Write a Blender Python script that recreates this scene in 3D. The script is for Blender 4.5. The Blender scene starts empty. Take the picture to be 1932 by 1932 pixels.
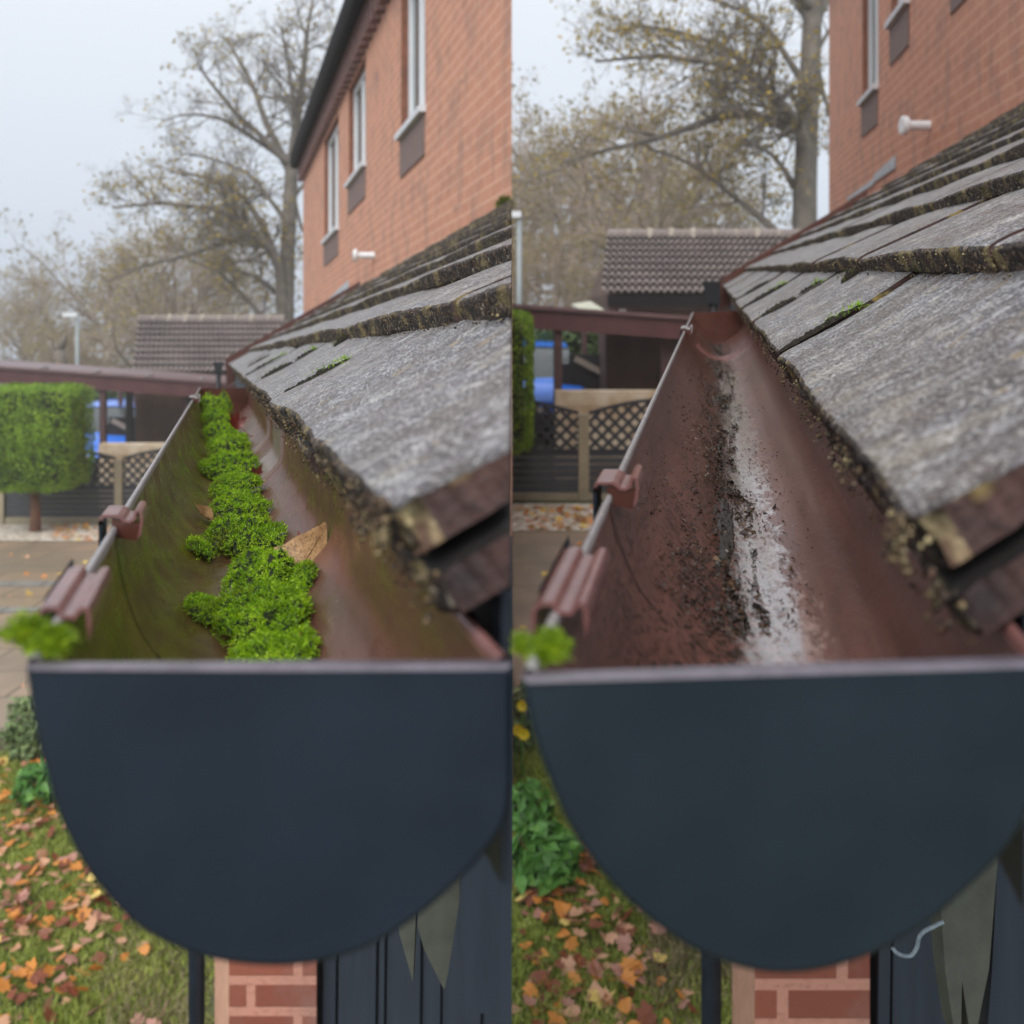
import bpy, math, random
import numpy as np
from mathutils import Vector, noise, Matrix
R_ = math.radians
rnd = random.Random(7)
sc = bpy.context.scene
C = sc.collection
# ------------------------------------------------------------------ camera, sky, light, exposure
W, F, HOR, CZ = 1932.0, 1850.0, 592.0, 2.6        # picture width, focal length (px), horizon row, eye height
cam = bpy.data.cameras.new('camera')
cam.sensor_width = 36.0
cam.lens = 36.0 * F / W
cam.shift_y = -(966.0 - HOR) / W
cam.clip_start, cam.clip_end = 0.01, 2000
cam.dof.use_dof = True
cam.dof.focus_distance = 0.70
cam.dof.aperture_fstop = 10.5
cam_o = bpy.data.objects.new('camera', cam)
cam_o.location = (0, 0, CZ)
cam_o.rotation_euler = (R_(90), 0, 0)
C.objects.link(cam_o)
sc.camera = cam_o
SUN_EL, SUN_AZ = 48, 200
wd = bpy.data.worlds.new('World'); sc.world = wd
wd.use_nodes = True
wt = wd.node_tree
bgn = wt.nodes['Background']
sky = wt.nodes.new('ShaderNodeTexSky'); sky.sky_type = 'NISHITA'; sky.sun_disc = False
sky.sun_elevation = R_(SUN_EL); sky.sun_rotation = R_(SUN_AZ)
sky.air_density = 1.0; sky.dust_density = 4.0
hs = wt.nodes.new('ShaderNodeHueSaturation'); hs.inputs['Saturation'].default_value = 0.5
wt.links.new(sky.outputs[0], hs.inputs['Color'])
mxw = wt.nodes.new('ShaderNodeMixRGB'); mxw.inputs[0].default_value = 0.82
mxw.inputs[2].default_value = (5.75, 6.1, 6.6, 1)          # the cloud deck over the sky
tcw = wt.nodes.new('ShaderNodeTexCoord'); sxw = wt.nodes.new('ShaderNodeSeparateXYZ'); rmw = wt.nodes.new('ShaderNodeValToRGB')
wt.links.new(tcw.outputs['Generated'], sxw.inputs[0]); wt.links.new(sxw.outputs[2], rmw.inputs[0])
e_ = rmw.color_ramp.elements; e_[0].position = .02; e_[0].color = (.66, .72, .80, 1); e_[1].position = .34; e_[1].color = (1, 1, 1, 1)
mlw = wt.nodes.new('ShaderNodeMixRGB'); mlw.blend_type = 'MULTIPLY'; mlw.inputs[0].default_value = 1; mlw.inputs[2].default_value = (6.2, 6.55, 7.05, 1)
wt.links.new(rmw.outputs[0], mlw.inputs[1]); wt.links.new(mlw.outputs[0], mxw.inputs[2])
wt.links.new(hs.outputs[0], mxw.inputs[1])
wt.links.new(mxw.outputs[0], bgn.inputs['Color'])
bgn.inputs['Strength'].default_value = 0.1
sun = bpy.data.lights.new('sun', 'SUN'); sun.energy = 1.5; sun.angle = R_(40); sun.color = (1, .97, .93)
sun_o = bpy.data.objects.new('sun', sun); C.objects.link(sun_o)
sun_o.rotation_euler = (R_(90 - SUN_EL), 0, R_(180 - SUN_AZ))
vs = sc.view_settings
vs.view_transform = 'Standard'; vs.look = 'None'; vs.exposure = 0.72; vs.gamma = 1.0
sc.cycles.use_denoising = True
sc.cycles.max_bounces = 8
sc.cycles.volume_bounces = 1

# ------------------------------------------------------------------ helpers
def lin(r, g, b):
    f = lambda c: (c / 255 / 12.92) if c / 255 <= .04045 else ((c / 255 + .055) / 1.055) ** 2.4
    return (f(r), f(g), f(b), 1)

class Place:
    """One of the two plots: its lines run to (vx, vy) on the horizon of its slope."""
    def __init__(s, vx, vy): s.vx, s.vy = vx, vy
    def pt(s, a, y, b): return Vector(((s.vx - 966) / F * y + a, y, (HOR - s.vy) / F * y + b + CZ))
    def off(s, px, py, y): return ((px - s.vx) / F * y, (s.vy - py) / F * y)
PL = Place(414, 672); PR = Place(1343, 512)
def at(px, py, y): return Vector(((px - 966) / F * y, y, (HOR - py) / F * y + CZ))
def smooth(t): t = max(0, min(1, t)); return t * t * (3 - 2 * t)
def gz(x, y):
    k = smooth((x / max(y, .3) + .31) / .17)
    yy = min(y, 70)
    return (-.0432 + .0864 * k) * yy

class MB:
    def __init__(s): s.v, s.f, s.m, s.uv = [], [], [], []
    def vert(s, p, uv=(0, 0)): s.v.append(tuple(p)); s.uv.append(uv); return len(s.v) - 1
    def face(s, idx, m=0): s.f.append(tuple(idx)); s.m.append(m)
    def quad(s, a, b, c, d, m=0, uvs=None):
        uvs = uvs or [(0, 0)] * 4
        s.face([s.vert(p, u) for p, u in zip((a, b, c, d), uvs)], m)
    def hexa(s, p, m=0):
        """p: eight corners, bottom ring then top ring"""
        i = [s.vert(q) for q in p]
        for q in ((3, 2, 1, 0), (4, 5, 6, 7), (0, 1, 5, 4), (1, 2, 6, 5), (2, 3, 7, 6), (3, 0, 4, 7)):
            s.face([i[k] for k in q], m)
    def box(s, x0, x1, y0, y1, z0, z1, m=0):
        s.hexa([Vector(q) for q in ((x0, y0, z0), (x1, y0, z0), (x1, y1, z0), (x0, y1, z0), (x0, y0, z1), (x1, y0, z1), (x1, y1, z1), (x0, y1, z1))], m)
    def bar(s, p, q, w, h, up=Vector((0, 0, 1)), m=0):
        p, q = Vector(p), Vector(q)
        d = (q - p).normalized(); sd = d.cross(up)
        if sd.length < 1e-6: sd = d.cross(Vector((0, 1, 0)))
        sd.normalize(); u = sd.cross(d).normalized()
        o = [(-w / 2, -h / 2), (w / 2, -h / 2), (w / 2, h / 2), (-w / 2, h / 2)]
        s.hexa([p + sd * x + u * z for x, z in o] + [q + sd * x + u * z for x, z in o], m)
    def tube(s, pts, rad, n=6, m=0, cap=True):
        rings = []
        ref = Vector((.31, .2, .93))
        for i, p in enumerate(pts):
            p = Vector(p)
            d = Vector(pts[min(i + 1, len(pts) - 1)]) - Vector(pts[max(i - 1, 0)])
            if d.length < 1e-9: d = Vector((0, 0, 1))
            d.normalize()
            x = d.cross(ref)
            if x.length < .05: x = d.cross(Vector((1, 0, 0)))
            x.normalize(); y = d.cross(x)
            r = rad[i] if hasattr(rad, '__len__') else rad
            rings.append([s.vert(p + (x * math.cos(t) + y * math.sin(t)) * r) for t in [2 * math.pi * k / n for k in range(n)]])
        for a, b in zip(rings, rings[1:]):
            for k in range(n): s.face((a[k], a[(k + 1) % n], b[(k + 1) % n], b[k]), m)
        if cap:
            s.face(rings[0][::-1], m); s.face(rings[-1], m)
    def grid(s, rows, m=0, uvrows=None, closed=False):
        idx = [[s.vert(p, (uvrows[i][j] if uvrows else (0, 0))) for j, p in enumerate(r)] for i, r in enumerate(rows)]
        for i in range(len(idx) - 1):
            n = len(idx[i])
            for j in range(n if closed else n - 1):
                s.face((idx[i][j], idx[i][(j + 1) % n], idx[i + 1][(j + 1) % n], idx[i + 1][j]), m)
        return idx
    def build(s, name, mats, parent=None, loc=None, smooth=False, clip=None, flat=()):
        org = Vector((0, 0, 0))
        if parent is not None:
            q = parent
            while q is not None: org += q.location; q = q.parent
        elif loc is not None: org = Vector(loc)
        me = bpy.data.meshes.new(name)
        V = np.array(s.v, dtype=np.float64).reshape(-1, 3)
        me.from_pydata((V - np.array(org)).tolist(), [], s.f)
        mats = mats if isinstance(mats, (list, tuple)) else [mats]
        for q in mats: me.materials.append(q)
        if len(mats) > 1: me.polygons.foreach_set('material_index', s.m)
        li = np.empty(len(me.loops), dtype=np.int32); me.loops.foreach_get('vertex_index', li)
        ul = me.uv_layers.new(name='UVMap')
        ul.data.foreach_set('uv', np.array(s.uv, dtype=np.float32)[li].ravel())
        if smooth: me.polygons.foreach_set('use_smooth', [k not in flat for k in s.m])
        me.update()
        if clip is not None:
            import bmesh
            bm = bmesh.new(); bm.from_mesh(me)
            r = bmesh.ops.bisect_plane(bm, geom=bm.verts[:] + bm.edges[:] + bm.faces[:], plane_co=Vector((clip[0], 0, 0)) - org, plane_no=(clip[1], 0, 0), clear_outer=True)
            es = [e for e in r['geom_cut'] if isinstance(e, bmesh.types.BMEdge)]
            try: bmesh.ops.holes_fill(bm, edges=es, sides=0)
            except Exception: pass
            bm.to_mesh(me); bm.free()
        o = bpy.data.objects.new(name, me)
        C.objects.link(o)
        if parent is not None: o.parent = parent
        else: o.location = org
        return o
def tag(o, label, cat=None, group=None, kind=None):
    if label: o['label'] = label
    if cat: o['category'] = cat
    if group: o['group'] = group
    if kind: o['kind'] = kind
    return o
def empty(name, loc, label, cat, group=None):
    o = bpy.data.objects.new(name, None); C.objects.link(o); o.location = loc
    o.empty_display_size = .05
    return tag(o, label, cat, group)
def struct(o): o['kind'] = 'structure'; return o
def copy_tree(o, parent=None):
    c = o.copy(); C.objects.link(c)
    if parent is not None: c.parent = parent
    for ch in [k for k in C.objects if k.parent == o]: copy_tree(ch, c)
    return c
K = 1.36            # the second plot was looked at from nearer
def to_right(o, label, dx=0, dz=0, group=None):
    """the same thing on the second plot"""
    c = copy_tree(o)
    p = o.location; y = p.y; y2 = y / K
    a = p.x - (PL.vx - 966) / F * y
    b = p.z - CZ - (HOR - PL.vy) / F * y
    c.location = Vector(((PR.vx + 15 - 966) / F * y2 + a + dx, y2, (HOR - PR.vy) / F * y2 + b + CZ + dz))
    c['label'] = label
    if group: c['group'] = group
    return c
def move_right(o, label):
    c = to_right(o, label)
    def kill(q):
        for ch in [k for k in C.objects if k.parent == q]: kill(ch)
        bpy.data.objects.remove(q)
    kill(o); return c
def spline(pts, n):
    """Catmull-Rom through pts, n samples per span"""
    P = [Vector(p) for p in pts]; out = []
    for i in range(len(P) - 1):
        p0, p1, p2, p3 = P[max(i - 1, 0)], P[i], P[i + 1], P[min(i + 2, len(P) - 1)]
        for k in range(n):
            t = k / n
            out.append(.5 * ((2 * p1) + (p2 - p0) * t + (2 * p0 - 5 * p1 + 4 * p2 - p3) * t * t + (3 * p1 - p0 - 3 * p2 + p3) * t ** 3))
    out.append(P[-1]); return out
def fn(x, y=0., z=0.): return noise.noise(Vector((x, y, z)))

# ------------------------------------------------------------------ materials
class NT:
    def __init__(s, name):
        s.m = bpy.data.materials.new(name); s.m.use_nodes = True
        s.t = s.m.node_tree; s.b = s.t.nodes['Principled BSDF']
    def n(s, typ, ins=None, **kw):
        q = s.t.nodes.new('ShaderNode' + typ)
        for k, v in kw.items(): setattr(q, k, v)
        for k, v in (ins or {}).items(): s.put(q.inputs[k], v)
        return q
    def put(s, sock, v):
        if isinstance(v, bpy.types.NodeSocket): s.t.links.new(v, sock)
        else: sock.default_value = v
    def set(s, **kw):
        nm = dict(col='Base Color', rough='Roughness', spec='Specular IOR Level', normal='Normal', coat='Coat Weight', coatr='Coat Roughness', metal='Metallic', trans='Transmission Weight', sss='Subsurface Weight', alpha='Alpha')
        for k, v in kw.items(): s.put(s.b.inputs[nm[k]], v)
        return s
    def obj(s): return s.n('TexCoord').outputs['Object']
    def uv(s): return s.n('TexCoord').outputs['UV']
    def geo(s): return s.n('NewGeometry')
    def map(s, vec, scale=(1, 1, 1), rot=(0, 0, 0), loc=(0, 0, 0)): return s.n('Mapping', {'Vector': vec, 'Scale': scale, 'Rotation': rot, 'Location': loc}).outputs[0]
    def noise(s, vec, scale, detail=4, rough=.55): return s.n('TexNoise', {'Vector': vec, 'Scale': scale, 'Detail': detail, 'Roughness': rough}).outputs['Fac']
    def ramp(s, fac, stops, interp='LINEAR'):
        q = s.n('ValToRGB', {'Fac': fac}); e = q.color_ramp; e.interpolation = interp
        while len(e.elements) < len(stops): e.elements.new(.5)
        for el, (p, c) in zip(e.elements, stops):
            el.position = p; el.color = c if len(c) == 4 else (*c, 1)
        return q.outputs['Color']
    def g(s, fac, lo, hi): return s.n('MapRange', {'Value': fac, 'From Min': lo, 'From Max': hi}, clamp=True).outputs[0]
    def mix(s, fac, a, b, mode='MIX'):
        q = s.n('MixRGB', {'Fac': fac, 'Color1': a, 'Color2': b}, blend_type=mode); return q.outputs[0]
    def math(s, op, a, b=0.): return s.n('Math', {0: a, 1: b}, operation=op).outputs[0]
    def bump(s, h, strength=.3, dist=.002, normal=None):
        q = s.n('Bump', {'Height': h, 'Strength': strength, 'Distance': dist})
        if normal is not None: s.put(q.inputs['Normal'], normal)
        return q.outputs[0]
def simple(name, col, rough=.6, var=.25, scale=8, bump=0, dist=.002, spec=.5):
    t = NT(name); o = t.obj()
    n1 = t.noise(o, scale, 5)
    c = t.mix(t.g(n1, .3, .7), tuple(x * (1 - var) for x in col[:3]) + (1,), tuple(min(1, x * (1 + var)) for x in col[:3]) + (1,))
    t.set(col=c, rough=rough, spec=spec)
    if bump: t.set(normal=t.bump(t.noise(o, scale * 6, 6), bump, dist))
    return t.m

# painted end caps: dark navy gloss paint with faint brush marks and pimples
t = NT('navy_paint'); o = t.obj()
n1 = t.noise(t.map(o, (14, 60, 60)), 1, 4); n2 = t.noise(o, 320, 2)
blot = t.noise(o, 22, 3)
t.set(spec=.32, col=t.mix(t.g(blot, .35, .7), (.0102, .0160, .0265, 1), (.0162, .0245, .0375, 1)), rough=t.n('MapRange', {'Value': n1, 'To Min': .34, 'To Max': .52}).outputs[0],
      normal=t.bump(t.math('ADD', t.math('MULTIPLY', t.g(blot, .6, .75), .7), t.math('MULTIPLY', n1, .25)), .12, .0012, t.bump(n2, .1, .0004)))
M_navy = t.m
t = NT('navy_timber'); o = t.obj()
g1 = t.noise(t.map(o, (60, 60, 4)), 1, 5)
t.set(col=t.mix(g1, (.016, .022, .034, 1), (.042, .054, .076, 1)), rough=.55, normal=t.bump(g1, .3, .003))
M_navywood = t.m
M_navy_r = M_navy.copy(); M_navy_r.name = 'slate_paint'
for q in M_navy_r.node_tree.nodes:
    if q.type == 'MIX_RGB' and q.inputs[1].default_value[2] > q.inputs[1].default_value[0] * 2.5: q.inputs[1].default_value = (.0095, .0165, .0235, 1); q.inputs[2].default_value = (.015, .0245, .033, 1)
t = NT('charcoal_fence'); o = t.obj()
g1 = t.noise(t.map(o, (4, 60, 60)), 1, 5)
t.set(col=t.mix(g1, (.010, .012, .018, 1), (.030, .034, .046, 1)), rough=.6)
M_fence = t.m

def gutter_mat(name, wet):
    t = NT(name); uv = t.uv()          # u: 0..1 round the section, v: metres along
    sx = t.n('SeparateXYZ', {0: uv}); u, v = sx.outputs[0], sx.outputs[1]
    base = lin(122, 80, 70); dark = lin(84, 54, 46)
    n_big = t.noise(t.map(uv, (6, 5, 1)), 1, 5)
    col = t.mix(t.g(n_big, .3, .75), dark, base)
    p = t.obj()
    if not wet:
        # green algae over the outer wall, dark flecks washed towards the bottom
        am = t.math('MULTIPLY', t.g(u, .50, .28), t.g(t.noise(t.map(uv, (5, 7, 1), loc=(3, 1, 0)), 1, 5), .18, .5))
        col = t.mix(t.math('MULTIPLY', am, .85), col, t.mix(t.g(t.noise(t.map(uv, (9, 22, 1)), 1, 5), .35, .7), lin(78, 62, 26), lin(116, 116, 28)))
    fl = t.noise(t.map(p, (330, 210, 330) if not wet else (380, 240, 380)), 1, 2, .5)
    cl = t.noise(t.map(p, (28, 12, 28)), 1, 3)
    side = t.g(u, .62, .35)
    fleck = t.math('MULTIPLY', t.g(t.math('ADD', fl, t.math('MULTIPLY', cl, .35)), .83 if not wet else .745, .86 if not wet else .80), t.math('ADD', t.math('MULTIPLY', side, .8), .15))
    col = t.mix(fleck, col, lin(26, 20, 14))
    light = t.g(t.noise(t.map(p, (420, 300, 420), loc=(5, 5, 5)), 1, 1), .76, .8)
    col = t.mix(t.math('MULTIPLY', light, .5), col, lin(170, 150, 135))
    if wet:
        wob = t.math('MULTIPLY', t.math('SUBTRACT', t.noise(t.map(uv, (4, 9, 1)), 1, 4), .5), .16)
        uu = t.math('ADD', u, wob)
        core = t.math('MULTIPLY', t.g(uu, .40, .49), t.g(uu, .66, .56))
        brk = t.noise(t.map(p, (230, 75, 230)), 1, 6, .75)
        film_sheen = t.g(t.math('ADD', t.math('MULTIPLY', core, .74), t.math('MULTIPLY', t.math('SUBTRACT', brk, .5), 2.6)), .40, .74)
        scr = t.math('MULTIPLY', t.g(t.noise(t.map(uv, (260, 2.2, 1)), 1, 3, .7), .66, .72), t.g(t.noise(t.map(uv, (14, 9, 1)), 1, 3), .45, .6))
        col = t.mix(t.math('MULTIPLY', scr, .45), col, lin(170, 132, 120))
        col = t.mix(t.math('MULTIPLY', t.g(t.noise(t.map(uv, (40, 16, 1), loc=(2, 5, 0)), 1, 5), .5, .66), .4), col, lin(60, 38, 32))
        silt = t.math('MULTIPLY', t.g(uu, .28, .42), t.g(uu, .60, .50))
        siltn = t.math('MULTIPLY', silt, t.g(t.noise(t.map(p, (260, 120, 260)), 1, 4), .46, .53))
        col = t.mix(t.math('MULTIPLY', siltn, .9), col, lin(40, 30, 22))
        col = t.mix(t.math('MULTIPLY', film_sheen, .30), col, lin(190, 184, 184))  # sky reflection on the wet film, mixed into the colour as pale grey
        rg = t.n('MapRange', {'Value': film_sheen, 'To Min': .29, 'To Max': .11}).outputs[0]
        t.set(coat=t.math('ADD', t.math('MULTIPLY', film_sheen, .85), .15), coatr=.08)
    else:
        rg = t.n('MapRange', {'Value': t.noise(t.map(p, (60, 20, 60)), 1, 4), 'From Min': .35, 'From Max': .65, 'To Min': .22, 'To Max': .42}).outputs[0]
    h = t.math('ADD', t.math('MULTIPLY', fleck, .8), t.math('MULTIPLY', t.noise(t.map(p, (170, 80, 170)), 1, 6, .65), 1.1 if wet else .5))
    t.set(col=col, rough=rg, normal=t.bump(h, .35, .0008))
    return t.m
M_gut_l = gutter_mat('algae_stained_gutter', False)
M_gut_r = gutter_mat('wet_gutter', True)
M_brown = simple('brown_plastic', lin(122, 84, 80), .24, .2, 60, .15, .0005)
M_rustbrown = simple('russet_plastic', lin(78, 44, 35), .35, .25, 40, .1, .0005)
M_greybrown = simple('faded_plastic', lin(128, 112, 106), .35, .2, 60)
M_rim = simple('worn_sheen_rim', lin(150, 146, 146), .3, .3, 300, .3, .0005)  # pale grey: wear plus sky reflection put into the colour
M_caprim = simple('sky_sheen_cap_edge', lin(96, 90, 98), .35, .25, 120, .2, .0004)  # paler than the cap paint: sky sheen on the top face, put into the colour
M_black = simple('black_plastic', (.012, .012, .014, 1), .4)
M_dark = simple('dark_timber_gap_shade', (.012, .010, .009, 1), .8, .3, 20)

# weathered concrete tiles: u along the eave (m), v up the slope (m)
t = NT('weathered_tile'); uv = t.uv(); p = t.obj(); ge = t.geo()
ri = ge.outputs['Random Per Island']
mp = t.n('Mapping', {'Vector': uv, 'Scale': (1, 1, 1)})
t.put(mp.inputs['Location'], t.n('CombineXYZ', {0: t.math('MULTIPLY', ri, 13.), 1: t.math('MULTIPLY', ri, 7.)}).outputs[0])
tv = mp.outputs[0]
streak = t.noise(t.map(tv, (24, 6, 1)), 1, 6, .64)
streak2 = t.noise(t.map(tv, (150, 55, 1)), 1, 4, .65)
mott = t.noise(t.map(tv, (120, 78, 1), loc=(3, 3, 0)), 1, 4, .65)
mott2 = t.noise(t.map(tv, (34, 20, 1), loc=(7, 1, 0)), 1, 4, .6)
grain = t.noise(t.map(p, (620, 420, 620)), 1, 3, .6)
grain2 = t.noise(t.map(p, (150, 100, 150)), 1, 4, .65)
blot = t.noise(t.map(tv, (9, 9, 1)), 1, 4)
c = t.ramp(t.math('ADD', t.math('MULTIPLY', streak, .7), t.math('MULTIPLY', streak2, .3)), [(.34, lin(44, 41, 43)), (.43, lin(84, 81, 86)), (.50, lin(120, 120, 128)), (.59, lin(142, 140, 142)), (.645, lin(180, 164, 132)), (.72, lin(198, 186, 162))])
c = t.mix(t.g(blot, .42, .62), c, t.mix(.5, c, lin(88, 84, 88)))
c = t.mix(t.math('MULTIPLY', t.g(t.noise(t.map(p, (95, 95, 95)), 1, 5, .7), .5, .64), .5), c, lin(70, 62, 58))
c = t.mix(t.math('MULTIPLY', t.g(mott, .48, .62), .75), c, lin(54, 48, 47))
c = t.mix(t.math('MULTIPLY', t.g(mott, .47, .37), .65), c, lin(206, 206, 208))
c = t.mix(t.math('MULTIPLY', t.g(mott2, .46, .62), .7), c, lin(82, 70, 63))
c = t.mix(t.math('MULTIPLY', t.g(mott2, .45, .35), .42), c, lin(192, 182, 160))
c = t.mix(t.math('MULTIPLY', t.g(grain, .53, .60), .78), c, lin(36, 33, 34))
c = t.mix(t.math('MULTIPLY', t.g(grain, .46, .38), .62), c, lin(222, 220, 216))
c = t.mix(t.math('MULTIPLY', t.g(grain2, .58, .68), .4), c, lin(48, 44, 46))
c = t.mix(t.math('MULTIPLY', t.g(t.noise(t.map(p, (60, 60, 60), loc=(4, 2, 1)), 1, 3), .64, .72), .6), c, lin(176, 150, 98))
c = t.mix(t.g(t.noise(t.map(tv, (13, 7, 1), loc=(1, 8, 0)), 1, 4), .40, .62), c, t.mix(.38, c, lin(92, 74, 60)))
t.set(coat=.08, coatr=.3, col=t.mix(.05, c, lin(44, 40, 40)), rough=t.n('MapRange', {'Value': grain2, 'To Min': .26, 'To Max': .55}).outputs[0],
      normal=t.bump(t.math('ADD', t.math('MULTIPLY', grain, .6), t.math('ADD', t.math('MULTIPLY', grain2, .5), t.math('MULTIPLY', streak2, .4))), 1.0, .002))
M_tile = t.m
# broken-looking front edges: aggregate, black algae, ochre lichen
t = NT('tile_edge'); p = t.obj()
vo = t.n('TexVoronoi', {'Vector': p, 'Scale': 330.0}); vc = vo.outputs['Color']; vd = vo.outputs['Distance']
gr = t.noise(p, 420, 3)
peb = t.ramp(t.n('SeparateXYZ', {0: vc}).outputs[0], [(.0, lin(34, 28, 24)), (.4, lin(60, 49, 42)), (.7, lin(88, 70, 56)), (.9, lin(124, 96, 66)), (1, lin(176, 164, 146))])
c = t.mix(t.g(gr, .42, .6), peb, lin(34, 28, 26))
lich = t.g(t.noise(p, 30, 4), .53, .62)
c = t.mix(t.math('MULTIPLY', lich, .75), c, t.mix(t.g(gr, .35, .65), lin(112, 96, 58), lin(168, 150, 100)))
green = t.g(t.noise(t.map(p, loc=(9, 3, 2)), 34, 3), .62, .68)
c = t.mix(t.math('MULTIPLY', green, .5), c, lin(74, 78, 26))
t.set(col=c, rough=.75, normal=t.bump(t.math('ADD', t.math('MULTIPLY', vd, -.8), gr), .8, .002))
M_tedge = t.m
# fresh end faces at the verge: dark red-brown
t = NT('tile_verge'); p = t.obj()
gr = t.noise(p, 240, 4); bl = t.noise(p, 60, 4)
c = t.mix(t.g(bl, .35, .65), lin(40, 29, 27), lin(78, 52, 46))
c = t.mix(t.math('MULTIPLY', t.g(gr, .55, .65), .6), c, lin(34, 28, 26))
c = t.mix(t.math('MULTIPLY', t.g(t.noise(t.map(p, loc=(2, 2, 2)), 30, 3), .6, .68), .8), c, lin(150, 130, 70))
t.set(col=c, rough=.7, normal=t.bump(gr, .6, .002))
M_tverge = t.m

t = NT('ochre_lichen'); p = t.obj(); gr = t.noise(p, 130, 4); g2 = t.noise(p, 300, 3)
c = t.mix(t.g(t.noise(t.map(p, loc=(3, 1, 2)), 70, 3), .46, .6), lin(82, 58, 44), t.mix(t.g(gr, .35, .6), lin(112, 90, 60), lin(186, 170, 128))); c = t.mix(t.math('MULTIPLY', t.g(g2, .55, .65), .5), c, lin(60, 46, 34))
t.set(col=c, rough=.8, normal=t.bump(gr, .6, .002)); M_lichen = t.m
def brick_mat(name, c1, c2, mortar, cz=1.0, msize=.010, bw=.225, bh=.075):
    t = NT(name); uv = t.uv()
    b = t.n('TexBrick', {'Vector': uv, 'Color1': c1, 'Color2': c2, 'Mortar': mortar, 'Scale': 1.0, 'Mortar Size': msize, 'Mortar Smooth': .15, 'Bias': 0.0, 'Brick Width': bw, 'Row Height': bh})
    b.offset = .5
    n1 = t.noise(t.map(uv, (5, 3, 1)), 1, 4); n2 = t.noise(t.map(uv, (60, 90, 1)), 1, 4)
    c = t.mix(t.math('MULTIPLY', t.g(n1, .48, .68), .5), b.outputs['Color'], lin(142, 116, 108))
    c = t.mix(t.math('MULTIPLY', t.g(n2, .5, .7), .35), c, lin(120, 68, 50))
    # odd grey headers
    wn = t.n('TexNoise', {'Vector': t.map(uv, (2.2, 6.5, 1), loc=(4, 2, 0)), 'Scale': 1.0, 'Detail': 1.0}).outputs['Fac']
    c = t.mix(t.math('MULTIPLY', t.g(wn, .70, .72), .4), c, lin(128, 104, 98))
    t.set(col=c, rough=.85, normal=t.bump(t.math('ADD', t.math('MULTIPLY', b.outputs['Fac'], -1.0), t.math('MULTIPLY', n2, .3)), .5, .006))
    return t.m
M_brick = brick_mat('orange_brick', lin(204, 146, 119), lin(197, 138, 112), lin(214, 164, 138))
M_pier = brick_mat('pier_brick', lin(150, 86, 66), lin(134, 74, 58), lin(196, 140, 120), msize=.012)
M_dentil = simple('brown_brick', lin(104, 74, 68), .8, .3, 14, .3)
M_jamb = simple('jamb_brick', lin(124, 78, 58), .8, .25, 12)
M_hung = NT('hung_tile'); p = M_hung.obj(); g1 = M_hung.noise(M_hung.map(p, (30, 30, 6)), 1, 4)
M_hung.set(col=M_hung.mix(g1, lin(88, 70, 66), lin(140, 116, 108)), rough=.7); M_hung = M_hung.m
M_white = simple('white_upvc', (.72, .74, .76, 1), .35, .04, 5)
M_whitegrey = simple('white_sill', (.62, .63, .66, 1), .5, .1, 9)
t = NT('window_glass'); t.set(col=(.05, .06, .06, 1), rough=.05, spec=.8); M_glass = t.m
M_lead = simple('lead_flashing', lin(168, 176, 184), .4, .2, 12, .2)
M_maroon = simple('maroon_fascia', lin(88, 54, 56), .4, .2, 3)
M_maroond = simple('maroon_cladding', lin(78, 54, 54), .55, .2, 6)
M_brownwall = simple('brown_wall', lin(92, 70, 58), .8, .25, 3)
M_poly = simple('pale_roof_sheet', lin(196, 196, 176), .4, .1, 3)
M_concrete = simple('concrete_post', lin(150, 140, 118), .8, .15, 10, .3)
M_tan = None
t = NT('tan_sleepers'); o = t.obj()
g1 = t.noise(t.map(o, (3, 3, 40)), 1, 5); g2 = t.noise(o, 3, 4)
t.set(col=t.mix(t.g(g2, .4, .65), t.mix(g1, lin(198, 180, 154), lin(222, 210, 190)), lin(178, 152, 118)), rough=.8); M_tan = t.m
t = NT('pantile'); o = t.obj(); n1 = t.noise(o, 1.2, 4); n2 = t.noise(o, 9, 4)
c = t.mix(t.g(n1, .3, .7), lin(108, 98, 93), lin(140, 128, 122))
c = t.mix(t.math('MULTIPLY', t.g(n2, .62, .7), .8), c, lin(160, 140, 128))
t.set(col=c, rough=.6); M_pantile = t.m
M_fascia_and_shade = simple('black_fascia_and_shade', (.012, .011, .012, 1), .85, spec=.1)
# foliage, bark
def leafm(name, c1, c2, c3=None, rough=.55, trans=.25, scale=1.5):
    t = NT(name); ge = t.geo(); r = ge.outputs['Random Per Island']
    n1 = t.noise(t.obj(), scale, 3)
    f = t.math('ADD', t.math('MULTIPLY', r, .6), t.math('MULTIPLY', t.g(n1, .3, .7), .4))
    c = t.ramp(f, [(.1, c1), (.6, c2), (1, c3 or c2)])
    if name == 'moss_shoots':
        c = t.mix(t.math('MULTIPLY', t.g(t.noise(t.map(t.obj(), loc=(3, 4, 5)), 45, 4), .55, .70), .6), c, t.mix(r, (.07, .055, .012, 1), (.34, .29, .03, 1)))
    t.set(col=c, rough=rough)
    tb = t.n('BsdfTranslucent', {'Color': c})
    ms = t.n('MixShader', {0: trans, 1: t.b.outputs[0], 2: tb.outputs[0]})
    t.t.links.new(ms.outputs[0], t.t.nodes['Material Output'].inputs['Surface'])
    return t.m
M_moss = leafm('moss_shoots', (.05, .13, .004, 1), (.33, .60, .008, 1), (.78, 1.0, .06, 1), .5, .35, 60)
M_mossbody = simple('moss_base', (.012, .018, .005, 1), .9, .5, 200, .6, .001)
M_mosslime = leafm('lime_moss', (.08, .15, .006, 1), (.26, .40, .012, 1), (.52, .64, .03, 1), .5, .35, 90)
M_mossdark = simple('dead_moss', lin(40, 34, 24), .95, .5, 300, .9, .002)
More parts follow.
